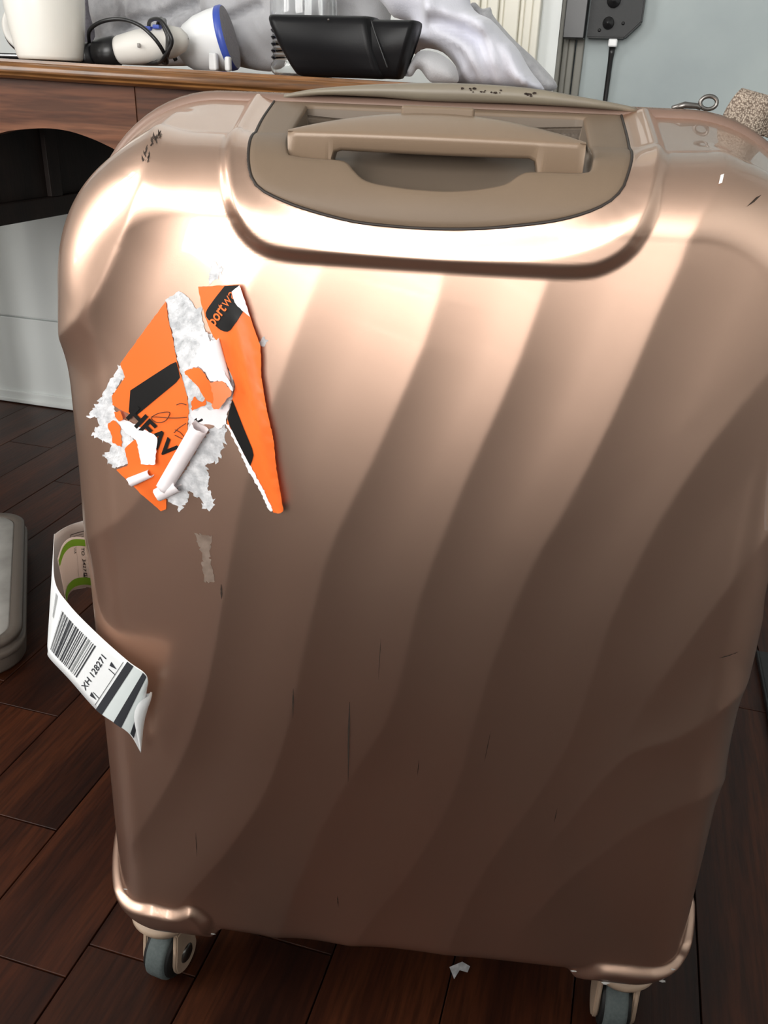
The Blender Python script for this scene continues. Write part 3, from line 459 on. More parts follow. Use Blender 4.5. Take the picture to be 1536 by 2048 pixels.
# left pedestal: framed side panel
zb = .600
rbox('pedestal_rail', -.925, -.905, QT + .03, 1.66, zb, zb + .030, 'desk_shaded', dk, .0015)
rbox('pedestal_stile', -.925, -.905, QT + .185, QT + .215, zb + .030, .80, 'desk_shaded', dk, .0015)
rbox('pedestal_panel', -.930, -.913, QT + .03, 1.66, zb + .030, .80, 'desk_shaded', dk, .001)
rbox('pedestal_drawer', -1.50, -.931, QT + .03, 1.66, zb, .795, 'desk_shaded', dk, .002)
rbox('rear_panel', -.904, -.20, 1.64, 1.66, .66, .785, 'desk_shaded', dk, .002)
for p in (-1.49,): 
    for q_ in (QT + .06, 1.62): rbox('leg', p - .022, p + .022, q_ - .022, q_ + .022, 0, zb, 'desk_shaded', dk, .004)
for q_ in (QT + .08, 1.62): rbox('leg', -.245, -.20, q_ - .022, q_ + .022, 0, .79, 'desk_shaded', dk, .004)

# ------------------------------------------------------------------ things on the desk
def on(p): return ztop(p) + .0008
cp = (-.790, QT + .062)
c = lathe('cup', [(.001, .004), (.030, .004), (.036, 0), (.0405, .001), (.0425, .005), (.0445, .016), (.0475, .035), (.0505, .060), (.0522, .085), (.0525, .115), (.0520, .135), (.0495, .135), (.0495, .115), (.0480, .06), (.042, .02), (.036, .010), (.001, .010)], 'cup', None, 56)
c.location = room(*cp, on(cp[0])); tag(c, 'cream ceramic cup standing near the front edge of the desk', 'cup')
# headphones left of the cup
hp = rt_('headphones', 'black headphones with pale inner band lying behind the cream cup', 'headphones', -.900, QT + .17, on(-.9))
b = BASE[hp.name]
lathe('ear_cup', [(.001, .016), (.020, .016), (.031, .012), (.034, .004), (.034, -.004), (.030, -.011), (.001, -.012)], 'black', hp, 36, (.35, -1, .2), (0, 0, .040))
lathe('ear_pad', [(.019, .010), (.028, .020), (.0325, .016), (.033, .008)], 'ivory', hp, 36, (.35, -1, .2), (.005, -.004, .040))
tube('headband', [(.008 + .07 * math.cos(a) - .06, .02, .040 + .055 * math.sin(a)) for a in np.linspace(0, math.pi, 18)], .007, 'black', hp, 10)
ph = rt_('phone', 'flat dark phone with silver edge lying behind the cup', 'phone', -.87, QT + .12, on(-.87))
box('phone_body', -.075, .075, -.036, .036, .0008, .0070, 'black', ph, .002, 3); box('silver_frame', -.0756, .0756, -.0366, .0366, .0026, .0054, 'silver', ph, .001, 2)
# hair clipper with its cable
hc = rt_('hair_clipper', 'ivory hair clipper with black head lying wrapped in black cable', 'hair clipper', -.67, QT + .10, on(-.67))
b = BASE[hc.name]
ax = Vector((1, .12, .17)).normalized(); o0 = Vector((-.040, 0, .0185))
lathe('clipper_body', [(.002, 0), (.0165, .0005), (.0178, .004), (.0205, .03), (.0215, .055), (.0195, .078), (.014, .094), (.006, .101), (.001, .102)], 'ivory', hc, 32, ax, o0)
cb = lathe('clipper_collar', [(.0160, .0), (.0184, -.002), (.0184, -.018), (.0172, -.030), (.012, -.036), (.001, -.037)], 'black', hc, 32, ax, o0)
hd = lathe('clipper_head', [(.002, -.036), (.0145, -.036), (.0165, -.045), (.0165, -.060), (.013, -.066), (.001, -.067)], 'black', hc, 28, ax, o0)
for i in range(7): tube('blade_tooth', [o0 + ax * -.060 + Vector((0, -.010 - .0005 * i, -.012 + i * .004)), o0 + ax * -.074 + Vector((0, -.008, -.014 + i * .004))], .0012, 'metal', hd, 6)
box('clipper_switch', .002, .006, -.0215, -.019, .022, .027, 'metal', hc, .0006, 2)
for x in (.008, .021): box('blue_button', x, x + .010, -.012, .000, .0425 + (x - .008) * .16, .0475 + (x - .008) * .16, 'blue', hc, .0012, 2)
def cable(pts, n=50): return [(p - b[0], q - b[1], z) for p, q, z in crom(pts, n)]
zb0 = b[2]
loops = [(-.757, QT + .11, .010), (-.750, QT + .095, .027), (-.7376, QT + .08, .041), (-.7138, QT + .075, .051), (-.6838, QT + .072, .0535), (-.655, QT + .066, .047), (-.6342, QT + .062, .034), (-.6266, QT + .070, .020), (-.632, QT + .09, .006)]
loops += [(-.655, QT + .11, .010), (-.668, QT + .12, .03), (-.660, QT + .10, .052), (-.6309, QT + .075, .0545), (-.6139, QT + .066, .041), (-.6100, QT + .066, .028), (-.622, QT + .070, .014), (-.640, QT + .085, .006)]
loops += [(-.668, QT + .12, .012), (-.672, QT + .135, .036), (-.650, QT + .11, .056), (-.624, QT + .075, .050), (-.6145, QT + .068, .034), (-.620, QT + .072, .019), (-.645, QT + .09, .0055), (-.69, QT + .12, .006), (-.72, QT + .14, .006)]
tube('cable', cable(loops, 170), .0026, 'black', hc, 8)
l2 = [(-.64, QT + .13, .01), (-.655, QT + .13, .035), (-.642, QT + .10, .056), (-.628, QT + .080, .048), (-.6195, QT + .075, .034), (-.622, QT + .078, .020), (-.635, QT + .09, .008), (-.655, QT + .13, .008), (-.662, QT + .14, .03), (-.648, QT + .12, .054), (-.632, QT + .09, .052), (-.624, QT + .082, .036), (-.627, QT + .084, .018), (-.64, QT + .10, .008)]
tube('cable', cable(l2, 120), .0030, 'black', hc, 8)
# white bottle with a blue rim, lying with its base to the right
jg = rt_('white_canister', 'white rounded plastic canister with a blue rim beside the hair clipper', 'canister', -.625, QT + .17, on(-.625))
ax = Vector((1, .20, .26)).normalized(); o0 = Vector((-.034, .004, .024))
lathe('canister_body', [(.001, 0), (.010, .001), (.020, .006), (.030, .018), (.0365, .035), (.0395, .055), (.0400, .068)], 'white_plastic', jg, 40, ax, o0)
lathe('blue_rim', [(.0400, .068), (.0412, .069), (.0412, .0755), (.0395, .078)], 'blue', jg, 40, ax, o0)
lathe('canister_end', [(.0395, .078), (.030, .0795), (.012, .0790), (.001, .079)], 'heather', jg, 40, ax, o0)
box('foot_tab', .028, .040, -.030, -.020, 0, .022, 'white_plastic', jg, .003, 3); box('foot_tab', .050, .058, -.026, -.016, 0, .018, 'white_plastic', jg, .003, 3)
# clear plastic bottle
wb_ = rt_('plastic_bottle', 'clear ribbed plastic water bottle behind the black glasses case', 'bottle', -.466, QT + .165, on(-.466))
pf = [(.001, .003), (.020, .003), (.026, 0), (.0300, .004), (.0310, .010)]
for i in range(6):
    z = .014 + i * .008; pf += [(.0312, z), (.0292, z + .003), (.0292, z + .005), (.0312, z + .008)]
pf += [(.0312, .075), (.0305, .100), (.0312, .130), (.029, .150), (.018, .172), (.0125, .180), (.0125, .195)]
pf = [(a * 1.42, h_) for a, h_ in pf]
lathe('bottle_body', pf, 'clear', wb_, 48).modifiers.new('s', 'SOLIDIFY').thickness = -.0006
lathe('bottle_cap', [(.0145, .186), (.0148, .199), (.013, .201), (.001, .201)], 'blue', wb_, 32)
# glasses case: clam shell on its side, right half slightly open
gc = rt_('glasses_case', 'black hard glasses case standing on the front edge of the desk', 'glasses case', -.385, QT + .075, on(-.385))
def case_half(name, x0, x1, y0, y1, ztop_, zl, drop_l, drop_r, parent, m='case'):
    """tapered tub with rounded long edges; narrower at the bottom"""
    VV = []; nx, ns = 30, 16
    for i in range(nx + 1):
        t = i / nx
        for j in range(ns):
            a = 2 * math.pi * j / ns; ca, sa = math.cos(a), math.sin(a)
            e = .42; y = math.copysign(abs(ca) ** e, ca); z = math.copysign(abs(sa) ** e, sa)
            k_ = (z + 1) / 2
            xa = x0 + drop_l * (1 - k_) ** 1.3; xb = x1 - drop_r * (1 - k_) ** 1.3
            cap = min(1, math.sqrt(max(0, 1 - (1 - min(t, 1 - t) / .06) ** 2)) if min(t, 1 - t) < .06 else 1); cap = max(cap, .55)
            ymid, yh = (y0 + y1) / 2, (y1 - y0) / 2
            bulge = -.006 * math.sin(math.pi * k_) * math.sin(math.pi * t)
            VV.append((xa + (xb - xa) * t, ymid + y * yh * cap * (.72 + .28 * k_) + (bulge if y < 0 else 0), zl + (ztop_ - zl) * (.5 + (k_ - .5) * (cap * .1 + .9))))
    FF = [(i * ns + j, i * ns + (j + 1) % ns, (i + 1) * ns + (j + 1) % ns, (i + 1) * ns + j) for i in range(nx) for j in range(ns)] + [tuple(range(ns))[::-1], tuple(range(nx * ns, (nx + 1) * ns))]
    return fix_normals(mesh(name, VV, FF, m, parent))
case_half('case_shell', -.0905, .0460, -.026, .036, .0680, .0005, .036, -.016, gc)
ls = case_half('case_lid', .0250, .0985, -.018, .040, .0650, .0010, -.01, .020, gc)
tube('lid_edge', crom([(.047, -.0225, .062), (.053, -.0245, .048), (.063, -.0240, .026), (.069, -.022, .012)], 20), .0012, 'black', gc, 6)
lathe('snap_stud', [(.0003, .001), (.0012, .0008), (.0014, 0)], 'metal', gc, 12, (0, -1, 0), (-.005, -.0275, .0615))
# garments: soft closed cushions over an outline in the (p, z) plane, with folds
def garment(name, key, m, label, bulge, ridges=(), valleys=(), rag=.0015, group=None, seed=3, cat='clothing', lumps=.004, step=.0055):
    q0, P2 = D2[key]; P2 = [(a, max(z, ztop(a) + .002) if a < -.150 else z) for a, z in P2]; P2 = resample(np.vstack([crom(P2 + P2[:1], 60)]), 90)[:-1]
    r_ = random.Random(seed)
    X, T = poly_fill(P2, step)
    pb = float(X[:, 0].mean()); zlow = float(X[:, 1].min())
    d = np.maximum(sdf(X, P2), 0)
    hgt = bulge * np.sqrt(np.clip(1 - (1 - np.clip(d / (bulge * 1.25), 0, 1)) ** 2, 0, 1))
    ph_ = [r_.uniform(0, 6) for _ in range(8)]
    hgt += lumps * np.clip(d / .02, 0, 1) * (np.sin(X[:, 0] * 95 + X[:, 1] * 40 + ph_[0]) * .6 + np.sin(X[:, 0] * 50 - X[:, 1] * 110 + ph_[1]) * .6 + np.sin(X[:, 0] * 190 + X[:, 1] * 130 + ph_[2]) * .3)
    for sgn, lst in ((1, ridges), (-1, valleys)):
        for key2, amp, wid in lst:
            c_ = crom(D2[key2][1], 30); ds = seg_dist(X, c_)[0]; hgt += sgn * amp * np.exp(-(ds / wid) ** 2) * np.clip(d / .006, 0, 1)
    base_z = max(zlow, ztop(pb)) 
    o_b = (pb, q0, base_z)
    n = len(X); VV = [(x - pb, -hh, z - base_z) for (x, z), hh in zip(X, hgt)] + [(x - pb, .25 * hh + .001, z - base_z) for (x, z), hh in zip(X, np.abs(hgt))]
    FF = list(T) + [tuple(n + i for i in t[::-1]) for t in T]
    nb_ = len(P2); FF += [(i, (i + 1) % nb_, n + (i + 1) % nb_, n + i) for i in range(nb_)]
    o = fix_normals(mesh(name, VV, FF, m)); o.location = room(*o_b); o.rotation_euler = (0, 0, ROOM_A)
    return tag(o, label, cat, group)
garment('dark_jumper', 'dark_heather', 'heather', 'dark heather garment bunched up right behind the cream cup', .02, lumps=.002)
garment('grey_sweatshirt', 'grey_sweater', 'grey_cloth', 'grey jersey sweatshirt piled above the hair clipper', .035, valleys=(('grey_sweater_r', .010, .0035), ('grey_sweater_v', .022, .007)))
garment('grey_fleece', 'grey_bundle', 'pale_cloth', 'pale grey fleece rolled up behind the clear bottle and glasses case', .045, valleys=(('grey_bundle_r', .016, .005),), seed=8)
garment('white_shirt', 'white_shirt', 'white_cloth', 'white jersey shirt heaped in folds at the right end of the desk', .045, ridges=(('shirt_r1', 0.0216, .009), ('shirt_r2', 0.0189, .008), ('shirt_r3', 0.0162, .007), ('shirt_r4', 0.0216, .009), ('shirt_r5', 0.0216, .010)), valleys=(('shirt_v1', .022, .007),), lumps=.003, seed=5)
garment('grey_trousers', 'grey_strip', 'grey_cloth', 'grey trouser leg hanging out under the white shirt', .02, lumps=.001)
garment('grey_sock', 'sock', 'pale_cloth', 'small grey sock tucked under the white shirt beside the glasses case', .026, lumps=.001)

# ------------------------------------------------------------------ floor things
zc = .06
cs = rt_('storage_case', 'low grey case with pale lining lying open at the left edge', 'case', -.9, 1.0, 0)
b = BASE[cs.name]
A1, B1 = np.array((-.775, .862)), np.array((-1.035, 1.218))   # right edge, near to far corner (room p,q)
ev = (B1 - A1) / np.linalg.norm(B1 - A1); wvv = np.array((-ev[1], ev[0]))
LEN, WID = float(np.linalg.norm(B1 - A1)) + .02, .42
def rrect(inset, r_, n_=8):
    out_ = []
    for cx_, cy_, a0 in ((r_ + inset, r_ + inset, math.pi), (LEN - r_ - inset, r_ + inset, 1.5 * math.pi), (LEN - r_ - inset, WID - r_ - inset, 0), (r_ + inset, WID - r_ - inset, .5 * math.pi)):
        out_ += [(cx_ + r_ * math.cos(a0 + i * math.pi / 2 / n_), cy_ + r_ * math.sin(a0 + i * math.pi / 2 / n_)) for i in range(n_ + 1)]
    return out_
def cs_pt(l, w_, z): v = A1 + ev * (l - .01) + wvv * w_; return (v[0] - b[0], v[1] - b[1], z)
def cs_rings(name, levels, m, cap0=False, cap1=False):
    VV = []; n = 36
    for ins, z, r_ in levels: VV += [cs_pt(l, w_, z) for l, w_ in rrect(ins, r_)]
    n = len(VV) // len(levels)
    FF = [(k * n + i, k * n + (i + 1) % n, (k + 1) * n + (i + 1) % n, (k + 1) * n + i) for k in range(len(levels) - 1) for i in range(n)]
    if cap0: FF.append(tuple(range(n))[::-1])
    if cap1: FF.append(tuple(range((len(levels) - 1) * n, len(levels) * n)))
    return fix_normals(mesh(name, VV, FF, m, cs))
cs_rings('case_body', [(.012, .002, .04), (.004, .006, .05), (0, .012, .055), (0, .030, .055)], 'case_rim', True)
cs_rings('case_rim', [(0, .030, .055), (-.003, .033, .057), (-.003, .040, .057), (.0, .043, .055), (.003, .0435, .053), (.003, .048, .053), (.0, .0505, .055), (.0, .0575, .055), (.004, .0600, .052), (.016, .0595, .042), (.018, .056, .04)], 'case_rim')
cs_rings('lining', [(.018, .056, .04), (.020, .0585, .038), (.055, .056, .030), (.075, .050, .025), (.080, .024, .02)], 'lining')
cs_rings('case_floor', [(.080, .022, .02), (.09, .020, .02)], 'mat_dark', False, True)
mt = rt_('floor_mat', 'flat charcoal mat on the floor at the right edge', 'mat', .50, 1.10, 0)
b = BASE[mt.name]
rbox('mat_pad', .296, .75, .70, 1.268, .001, .012, 'mat_dark', mt, .003, 2); rbox('mat_binding', .293, .2975, .70, 1.27, .001, .0105, 'black', mt, .0015, 2)
VV = [(0, 0, .0015), (.010, -.004, .003), (.004, -.013, .0018), (.013, .004, .005), (.021, .001, .0025), (.018, -.005, .0015)]
ps_ = mesh('paper_scrap', VV, [(0, 2, 1), (0, 1, 3), (3, 5, 4), (1, 5, 3)], 'paper', None, False); ps_.location = (.085, .575, 0); tag(ps_, 'tiny torn white paper scrap on the floor under the suitcase', 'paper'); ps_.modifiers.new('s', 'SOLIDIFY').thickness = .0004
sf = rt_('light_blocker', 'dark leather couch added unseen behind the viewer to shade the suitcase', 'light_blocker', .62, -.7, 0)  # unseen couch added behind the viewer to shade lower suitcase and floor
rbox('backrest', -.42, 1.36, -.46, -.22, .10, .66, 'light_blocker', sf, .05, 5)
rbox('seat', -.245, 1.18, -1.10, -.465, .12, .42, 'light_blocker', sf, .04, 4)
for a in (-.42, 1.185): rbox('armrest', a, a + .175, -1.12, -.465, .10, .58, 'light_blocker', sf, .05, 5)
for a in (-.34, 1.28):
    for q_ in (-.38, -1.02): rbox('leg', a - .025, a + .025, q_ - .025, q_ + .025, 0, .11, 'desk_shaded', sf, .006)

# ---- suitcase shell base surface (local frame: x right, y depth away from viewer, z up) ----
A_S, Z_B, Z_T = .256, .066, .770       # seam half width, bottom, top
I0, I1, W1, W_S = .060, .018, .062, .150
R_TOP, R_BOT = .098, .052              # corner radii at the seam outline
def outline(qa, qb, A, B, rt, rb):
    """unit-square perimeter direction -> rounded rectangle (half sizes A,B; corner radius per end)"""
    c = .28
    r = np.where(qb > 0, rt, rb)
    side = np.abs(qa) >= np.abs(qb)
    sa, sb = np.sign(qa), np.sign(qb)
    sa = np.where(sa == 0, 1, sa); sb = np.where(sb == 0, 1, sb)
    t1 = np.clip((np.abs(qb) - (1 - c)) / c, 0, 1) * np.pi / 4
    t2 = np.pi / 2 - np.clip((np.abs(qa) - (1 - c)) / c, 0, 1) * np.pi / 4
    lin1 = np.clip(np.abs(qb) / (1 - c), 0, 1) * (B - r)
    lin2 = np.clip(np.abs(qa) / (1 - c), 0, 1) * (A - r)
    x = np.where(side, A - r + r * np.cos(t1), lin2 + r * np.cos(t2))
    z = np.where(side, lin1 + r * np.sin(t1), B - r + r * np.sin(t2))
    return sa * x, sb * z
def profile(t):
    """t 0..1 from face edge to seam -> inset, depth, arc length"""
    tt = np.linspace(0, 1, 401)
    def pt(v):
        a = np.clip(v / .72, 0, 1) * np.pi / 2
        e = .92
        ins = I1 + (I0 - I1) * (1 - np.sin(a) ** e)
        dep = W1 * (1 - np.cos(a) ** e)
        k = np.clip((v - .72) / .28, 0, 1)
        return ins - I1 * k, dep + (W_S - W1) * k
    i, d = pt(tt)
    arc = np.concatenate([[0], np.cumsum(np.hypot(np.diff(i), np.diff(d)))])
    ii, dd = pt(t)
    return ii, dd, np.interp(t, tt, arc)
M0 = .66
TAPER = .085
def base(a, b):
    """square coords -> x,y,z and unrolled coords u,s"""
    m = np.maximum(np.maximum(np.abs(a), np.abs(b)), 1e-6)
    qa, qb = a / m, b / m
    ins, dep, arc = profile(np.clip((m - M0) / (1 - M0), 0, 1))
    zc, B = (Z_T + Z_B) / 2, (Z_T - Z_B) / 2
    k = np.minimum(m / M0, 1)
    x, z = outline(qa, qb, A_S - ins, B - ins, R_TOP - ins * .75, R_BOT - ins * .6)
    xf, zf = outline(qa, qb, A_S - I0 + arc, B - I0 + arc, R_TOP - I0 * .75 + arc, R_BOT - I0 * .6 + arc)
    dome = .008 * (k ** 2 - 1)
    zz = zc + k * z
    tp = 1 + TAPER * (Z_T - zz) / (Z_T - Z_B)
    return k * x * tp, np.where(m < M0, dome, dep), zz, k * xf * tp, zc + k * zf
X0, D0, YAW = .022, .496, np.radians(4.6)
def to_world(x, y, z):
    c, s = np.cos(YAW), np.sin(YAW)
    return X0 + x * c + y * s, D0 - x * s + y * c, z

# ------------------------------------------------------------------ suitcase
FLOOR_DZ = .018
def text_geo(body, bold=.0, shear=0.):
    c = bpy.data.curves.new('txt', 'FONT'); c.body = body; c.offset = bold; c.shear = shear; c.resolution_u = 3
    o = bpy.data.objects.new('txt', c); COL.objects.link(o)
    dg = bpy.context.evaluated_depsgraph_get(); me = o.evaluated_get(dg).to_mesh()
    V = np.array([v.co[:2] for v in me.vertices]); F = [tuple(p.vertices) for p in me.polygons]
    o.evaluated_get(dg).to_mesh_clear(); COL.objects.unlink(o); bpy.data.objects.remove(o); bpy.data.curves.remove(c)
    return V, F
def big_mesh(name, V, F, m, parent):
    me = bpy.data.meshes.new(name); me.vertices.add(len(V)); me.vertices.foreach_set('co', np.asarray(V, np.float32).ravel())
    F = np.asarray(F, np.int32); me.loops.add(F.size); me.loops.foreach_set('vertex_index', F.ravel())
    me.polygons.add(len(F)); me.polygons.foreach_set('loop_start', np.arange(0, F.size, 4, dtype=np.int32)); me.polygons.foreach_set('loop_total', np.full(len(F), 4, np.int32))
    me.polygons.foreach_set('use_smooth', np.ones(len(F), bool)); me.materials.append(MT[m]); me.update(calc_edges=True); me.validate()
    return link(name, me, parent)
def grid_faces(na, nb, keep=None):
    i, j = np.meshgrid(np.arange(na - 1), np.arange(nb - 1)); i = i.ravel(); j = j.ravel(); b = j * na + i
    F = np.stack([b, b + 1, b + na + 1, b + na], 1)
    return F if keep is None else F[keep[F].any(1)]

case_root = thing('suitcase', 'large rose gold hard shell suitcase with wavy ribs standing upright', 'suitcase', (X0, D0, FLOOR_DZ), -YAW)
na, nb = 440, 560
A, B = np.meshgrid(np.linspace(-1, 1, na), np.linspace(-1, 1, nb))
bx, by, bz, bu, bs = base(A, B)
P = np.stack([bx, by, bz], -1)
Nn = np.cross(np.gradient(P, axis=1), np.gradient(P, axis=0)); Nn /= np.linalg.norm(Nn, axis=-1, keepdims=True) + 1e-12
if Nn[nb // 2, na // 2, 1] > 0: Nn = -Nn
US = np.stack([bu.ravel(), bs.ravel()], 1)
h = np.zeros(len(US))
for key, amp, Ll, Lr in (('C0', .0070, .055, .030), ('C0b', .0030, .050, .032), ('C1', .0026, .055, .034), ('C2', .0032, .062, .036), ('C3', .0032, .062, .036), ('C4', .0032, .064, .038), ('C5', .0032, .064, .036), ('C6', .0026, .042, .028), ('C7', .0034, .042, .032), ('C8', .0032, .042, .034)):
    c = np.array(D[key]); ex0 = c[0] + (c[0] - c[1]) / np.linalg.norm(c[0] - c[1]) * .06; ex1 = c[-1] + (c[-1] - c[-2]) / np.linalg.norm(c[-1] - c[-2]) * .05
    c = resample(crom(np.vstack([ex0, c, ex1]), 40), 26)
    ds, sd_, al, tot = seg_dist(US, c)
    sd_ = -sd_            # curves run downwards, so the right flank is on the left of travel
    fl = np.where(key in ('C6', 'C7', 'C8') and True, sstep((tot - al) / .10), sstep((tot - al) / .05))
    fl = fl * sstep(al / (.03 if key in ('C0', 'C4', 'C6', 'C7', 'C8') else .15))
    r = np.sqrt(ds ** 2 + .0014 ** 2) - .0014
    h += .78 * amp * fl * np.where(sd_ < 0, np.clip(1 - r / Ll, 0, 1) ** 2, np.clip(1 - r / Lr, 0, 1) ** 2)
S_TOP = Z_T - I0 + profile(np.array([1.]))[2][0]
pad = [(D['PAD'][0][0] - .0, .99)] + [(x, min(s, .80)) for x, s in D['PAD'][1:-1]] + [(D['PAD'][-1][0] - .0, .99)]
pad = resample(crom(pad, 160), 140)
plate = [(-.110, S_TOP - .004), (-.109, .82)] + [p for p in D['PLATE'][2:-2]] + [(.1035, .82), (.1045, S_TOP - .004)]
plate = resample(crom(plate, 90), 90)
sd_pad = sdf(US, pad); sd_pl = sdf(US, plate)
S_PAD = sstep((sd_pad + .0035) / .0085)
h *= 1 - S_PAD
h *= .35 + .65 * np.maximum(sstep((S_TOP - bs.ravel()) / .10), sstep((.72 - bs.ravel()) / .03))
h += .0056 * S_PAD
h -= np.where(sd_pad > 0, .0050 * sstep((.020 + sd_pl) / .022) * sstep(sd_pad / .006), 0)
h -= np.where(sd_pl > 0, .004 * sstep(sd_pl / .002), 0)
podL = [(-.30, .19)] + list(D['PODL']) + [(-.150, .02), (-.30, .02)]
podR = [(.30, .175)] + [(.2700, .152), (.2569, .137)] + list(D['PODR'][1:]) + [(.146, .02), (.30, .02)]
for pp in (podL, podR):
    pp = resample(crom(pp, 200), 120)
    h += .0075 * sstep((sdf(US, pp) + .0015) / .0095)
V = (P + Nn * h.reshape(nb, na)[..., None]).reshape(-1, 3)
F = grid_faces(na, nb, sd_pl < .007)
front = big_mesh('front_shell', V, F, 'copper', case_root)
bvh = BVHTree.FromPolygons([tuple(v) for v in V], [tuple(f) for f in grid_faces(na, nb)])
def lift(u, s, off=0.):
    hit = bvh.ray_cast(Vector((u, -.3, s)), Vector((0, 1, 0)), .5)
    y, n = (hit[0].y, hit[1]) if hit[0] else (0., Vector((0, -1, 0)))
    return (u, y - off, s)
def lift_roll(u, s, off=.0005):
    """point of the shell with unrolled coordinates (u, s)"""
    i = np.argmin((US[:, 0] - u) ** 2 + (US[:, 1] - s) ** 2)
    n = Nn.reshape(-1, 3)[i]; d = np.array([u, s]) - US[i]
    return V[i] + n * off
# rear shell
na2, nb2 = 110, 140
A, B = np.meshgrid(np.linspace(-1, 1, na2), np.linspace(-1, 1, nb2))
x2, y2, z2, u2, s2 = base(A, B)
wv = .0025 * np.sin((u2 + s2 * .5) * 75)
big_mesh('rear_shell', np.stack([x2, .318 - y2 + wv * 0, z2], -1).reshape(-1, 3), grid_faces(na2, nb2)[:, ::-1], 'copper', case_root)
# seam: two pipings with the zip tape between
th = np.linspace(0, 1, 240, endpoint=False)
q = []
for t in th:
    k = t * 8
    q.append(((1, -1 + k) if k < 2 else (1 - (k - 2), 1) if k < 4 else (-1, 1 - (k - 4)) if k < 6 else (-1 + (k - 6), -1)))
q = np.array(q); sx, sy, sz, _, _ = base(q[:, 0], q[:, 1])
cz = (Z_T + Z_B) / 2
def ring(y, grow): 
    r = np.hypot(sx, sz - cz); return np.stack([sx * (1 + grow / r), np.full(len(sx), y), cz + (sz - cz) * (1 + grow / r)], 1)
tube('front_piping', ring(.1525, -.0015), .0062, 'mauve', case_root, 10, True)
tube('rear_piping', ring(.1665, -.0015), .0062, 'mauve', case_root, 10, True)
r0, r1, r2, r3 = ring(.153, .0035), ring(.157, .0056), ring(.162, .0056), ring(.166, .0035)
n = len(th); VV = np.vstack([r0, r1, r2, r3]); FF = [(k * n + i, k * n + (i + 1) % n, (k + 1) * n + (i + 1) % n, (k + 1) * n + i) for k in range(3) for i in range(n)]
mesh('zip_tape', VV, FF, 'zip', case_root)
# ---- handle plate (U shaped beige insert) and the recess behind it
ttp = np.linspace(0, 1, 400); _i, _d, _a = profile(ttp)
def S3(u, s, off=0.):
    u = np.asarray(u, float); s = np.asarray(s, float); arc = s - (Z_T - I0)
    ins = np.interp(arc, _a, _i); dep = np.interp(arc, _a, _d)
    di = np.gradient(_i, _a); dd = np.gradient(_d, _a)
    ni = np.interp(arc, _a, dd); nd = np.interp(arc, _a, di)        # outward normal in (z, y)
    ni = np.where(arc < 0, 0, ni); nd = np.where(arc < 0, -1, nd)
    z = np.where(arc < 0, s, Z_T - ins); y = np.where(arc < 0, 0, dep)
    x = u * (A_S - R_TOP - .25 * ins) / (A_S - R_TOP - .25 * I0)
    return np.stack([x, y + nd * off, z + ni * off], -1)
W_BACK = .136
s_back = float(np.interp(W_BACK, _d, _a)) + Z_T - I0
inner = [(-.0875, s_back), (-.0872, .80)] + [p for p in D['NOTCH'][3:-3]] + [(.0802, .7600), (.0808, .80), (.0812, s_back)]
inner = resample(crom(inner, 120), 150)
outer = resample(plate, 150)
K = 30
top_in = np.stack([np.linspace(inner[-1][0], inner[0][0], K + 2)[1:-1], np.full(K, s_back)], 1)
top_out = np.stack([np.linspace(outer[-1][0], outer[0][0], K + 2)[1:-1], np.full(K, outer[0][1])], 1)
inn = np.vstack([inner, top_in]); out = np.vstack([outer, top_out]); n = len(inn)
# pull samples so the strip runs straight across
rows = []
for k, (t, off) in enumerate([(0, -.004), (0.004, -.0012), (.02, .0002), (.06, .0008), (.2, .0010), (.4, .0010), (.6, .0010), (.8, .0010), (.93, .0008), (.98, .0003), (1, -.0012)]):
    uv = out * (1 - t) + inn * t; rows.append(S3(uv[:, 0], uv[:, 1], off))
VV = np.vstack(rows); FF = [(k * n + i, k * n + (i + 1) % n, (k + 1) * n + (i + 1) % n, (k + 1) * n + i) for k in range(len(rows) - 1) for i in range(n)]
fix_normals(mesh('handle_plate', VV, FF, 'beige', case_root))
rim = rows[-1]; rr = [rim]
low = np.clip((.7585 - rim[:, 2]) / .008, 0, 1); Y_E = W_BACK - .004
for yt in (.004, .010, .020, .032, .044, .056, .066, .076, .090, .110, Y_E):
    g = rim.copy(); t = yt / Y_E
    g[:, 1] = rim[:, 1] + np.maximum(Y_E - rim[:, 1], .0005) * t
    f = sstep((g[:, 1] - .028) / .050)
    g[:, 2] = rim[:, 2] + low * ((.7535 - rim[:, 2]) * f - .004 * math.sin(math.pi * min(yt / .06, 1)))
    tp_ = np.clip((rim[:, 2] - .7600) / .003, 0, 1) * np.clip((rim[:, 1] - .118) / .010, 0, 1); g[:, 2] -= tp_ * .011 * t
    rr.append(g)
VV = np.vstack(rr); FF = [(k * n + i, k * n + (i + 1) % n, (k + 1) * n + (i + 1) % n, (k + 1) * n + i) for k in range(len(rr) - 1) for i in range(n)]
VV = np.vstack([VV, [[0, Y_E, .757]]]); FF += [((len(rr) - 1) * n + i, (len(rr) - 1) * n + (i + 1) % n, len(VV) - 1) for i in range(n)]
fix_normals(mesh('handle_recess', VV, FF, 'recess', case_root))
g = S3(plate[:, 0], plate[:, 1], .0003)
tube('gasket', g, .0010, 'groove', case_root, 6)
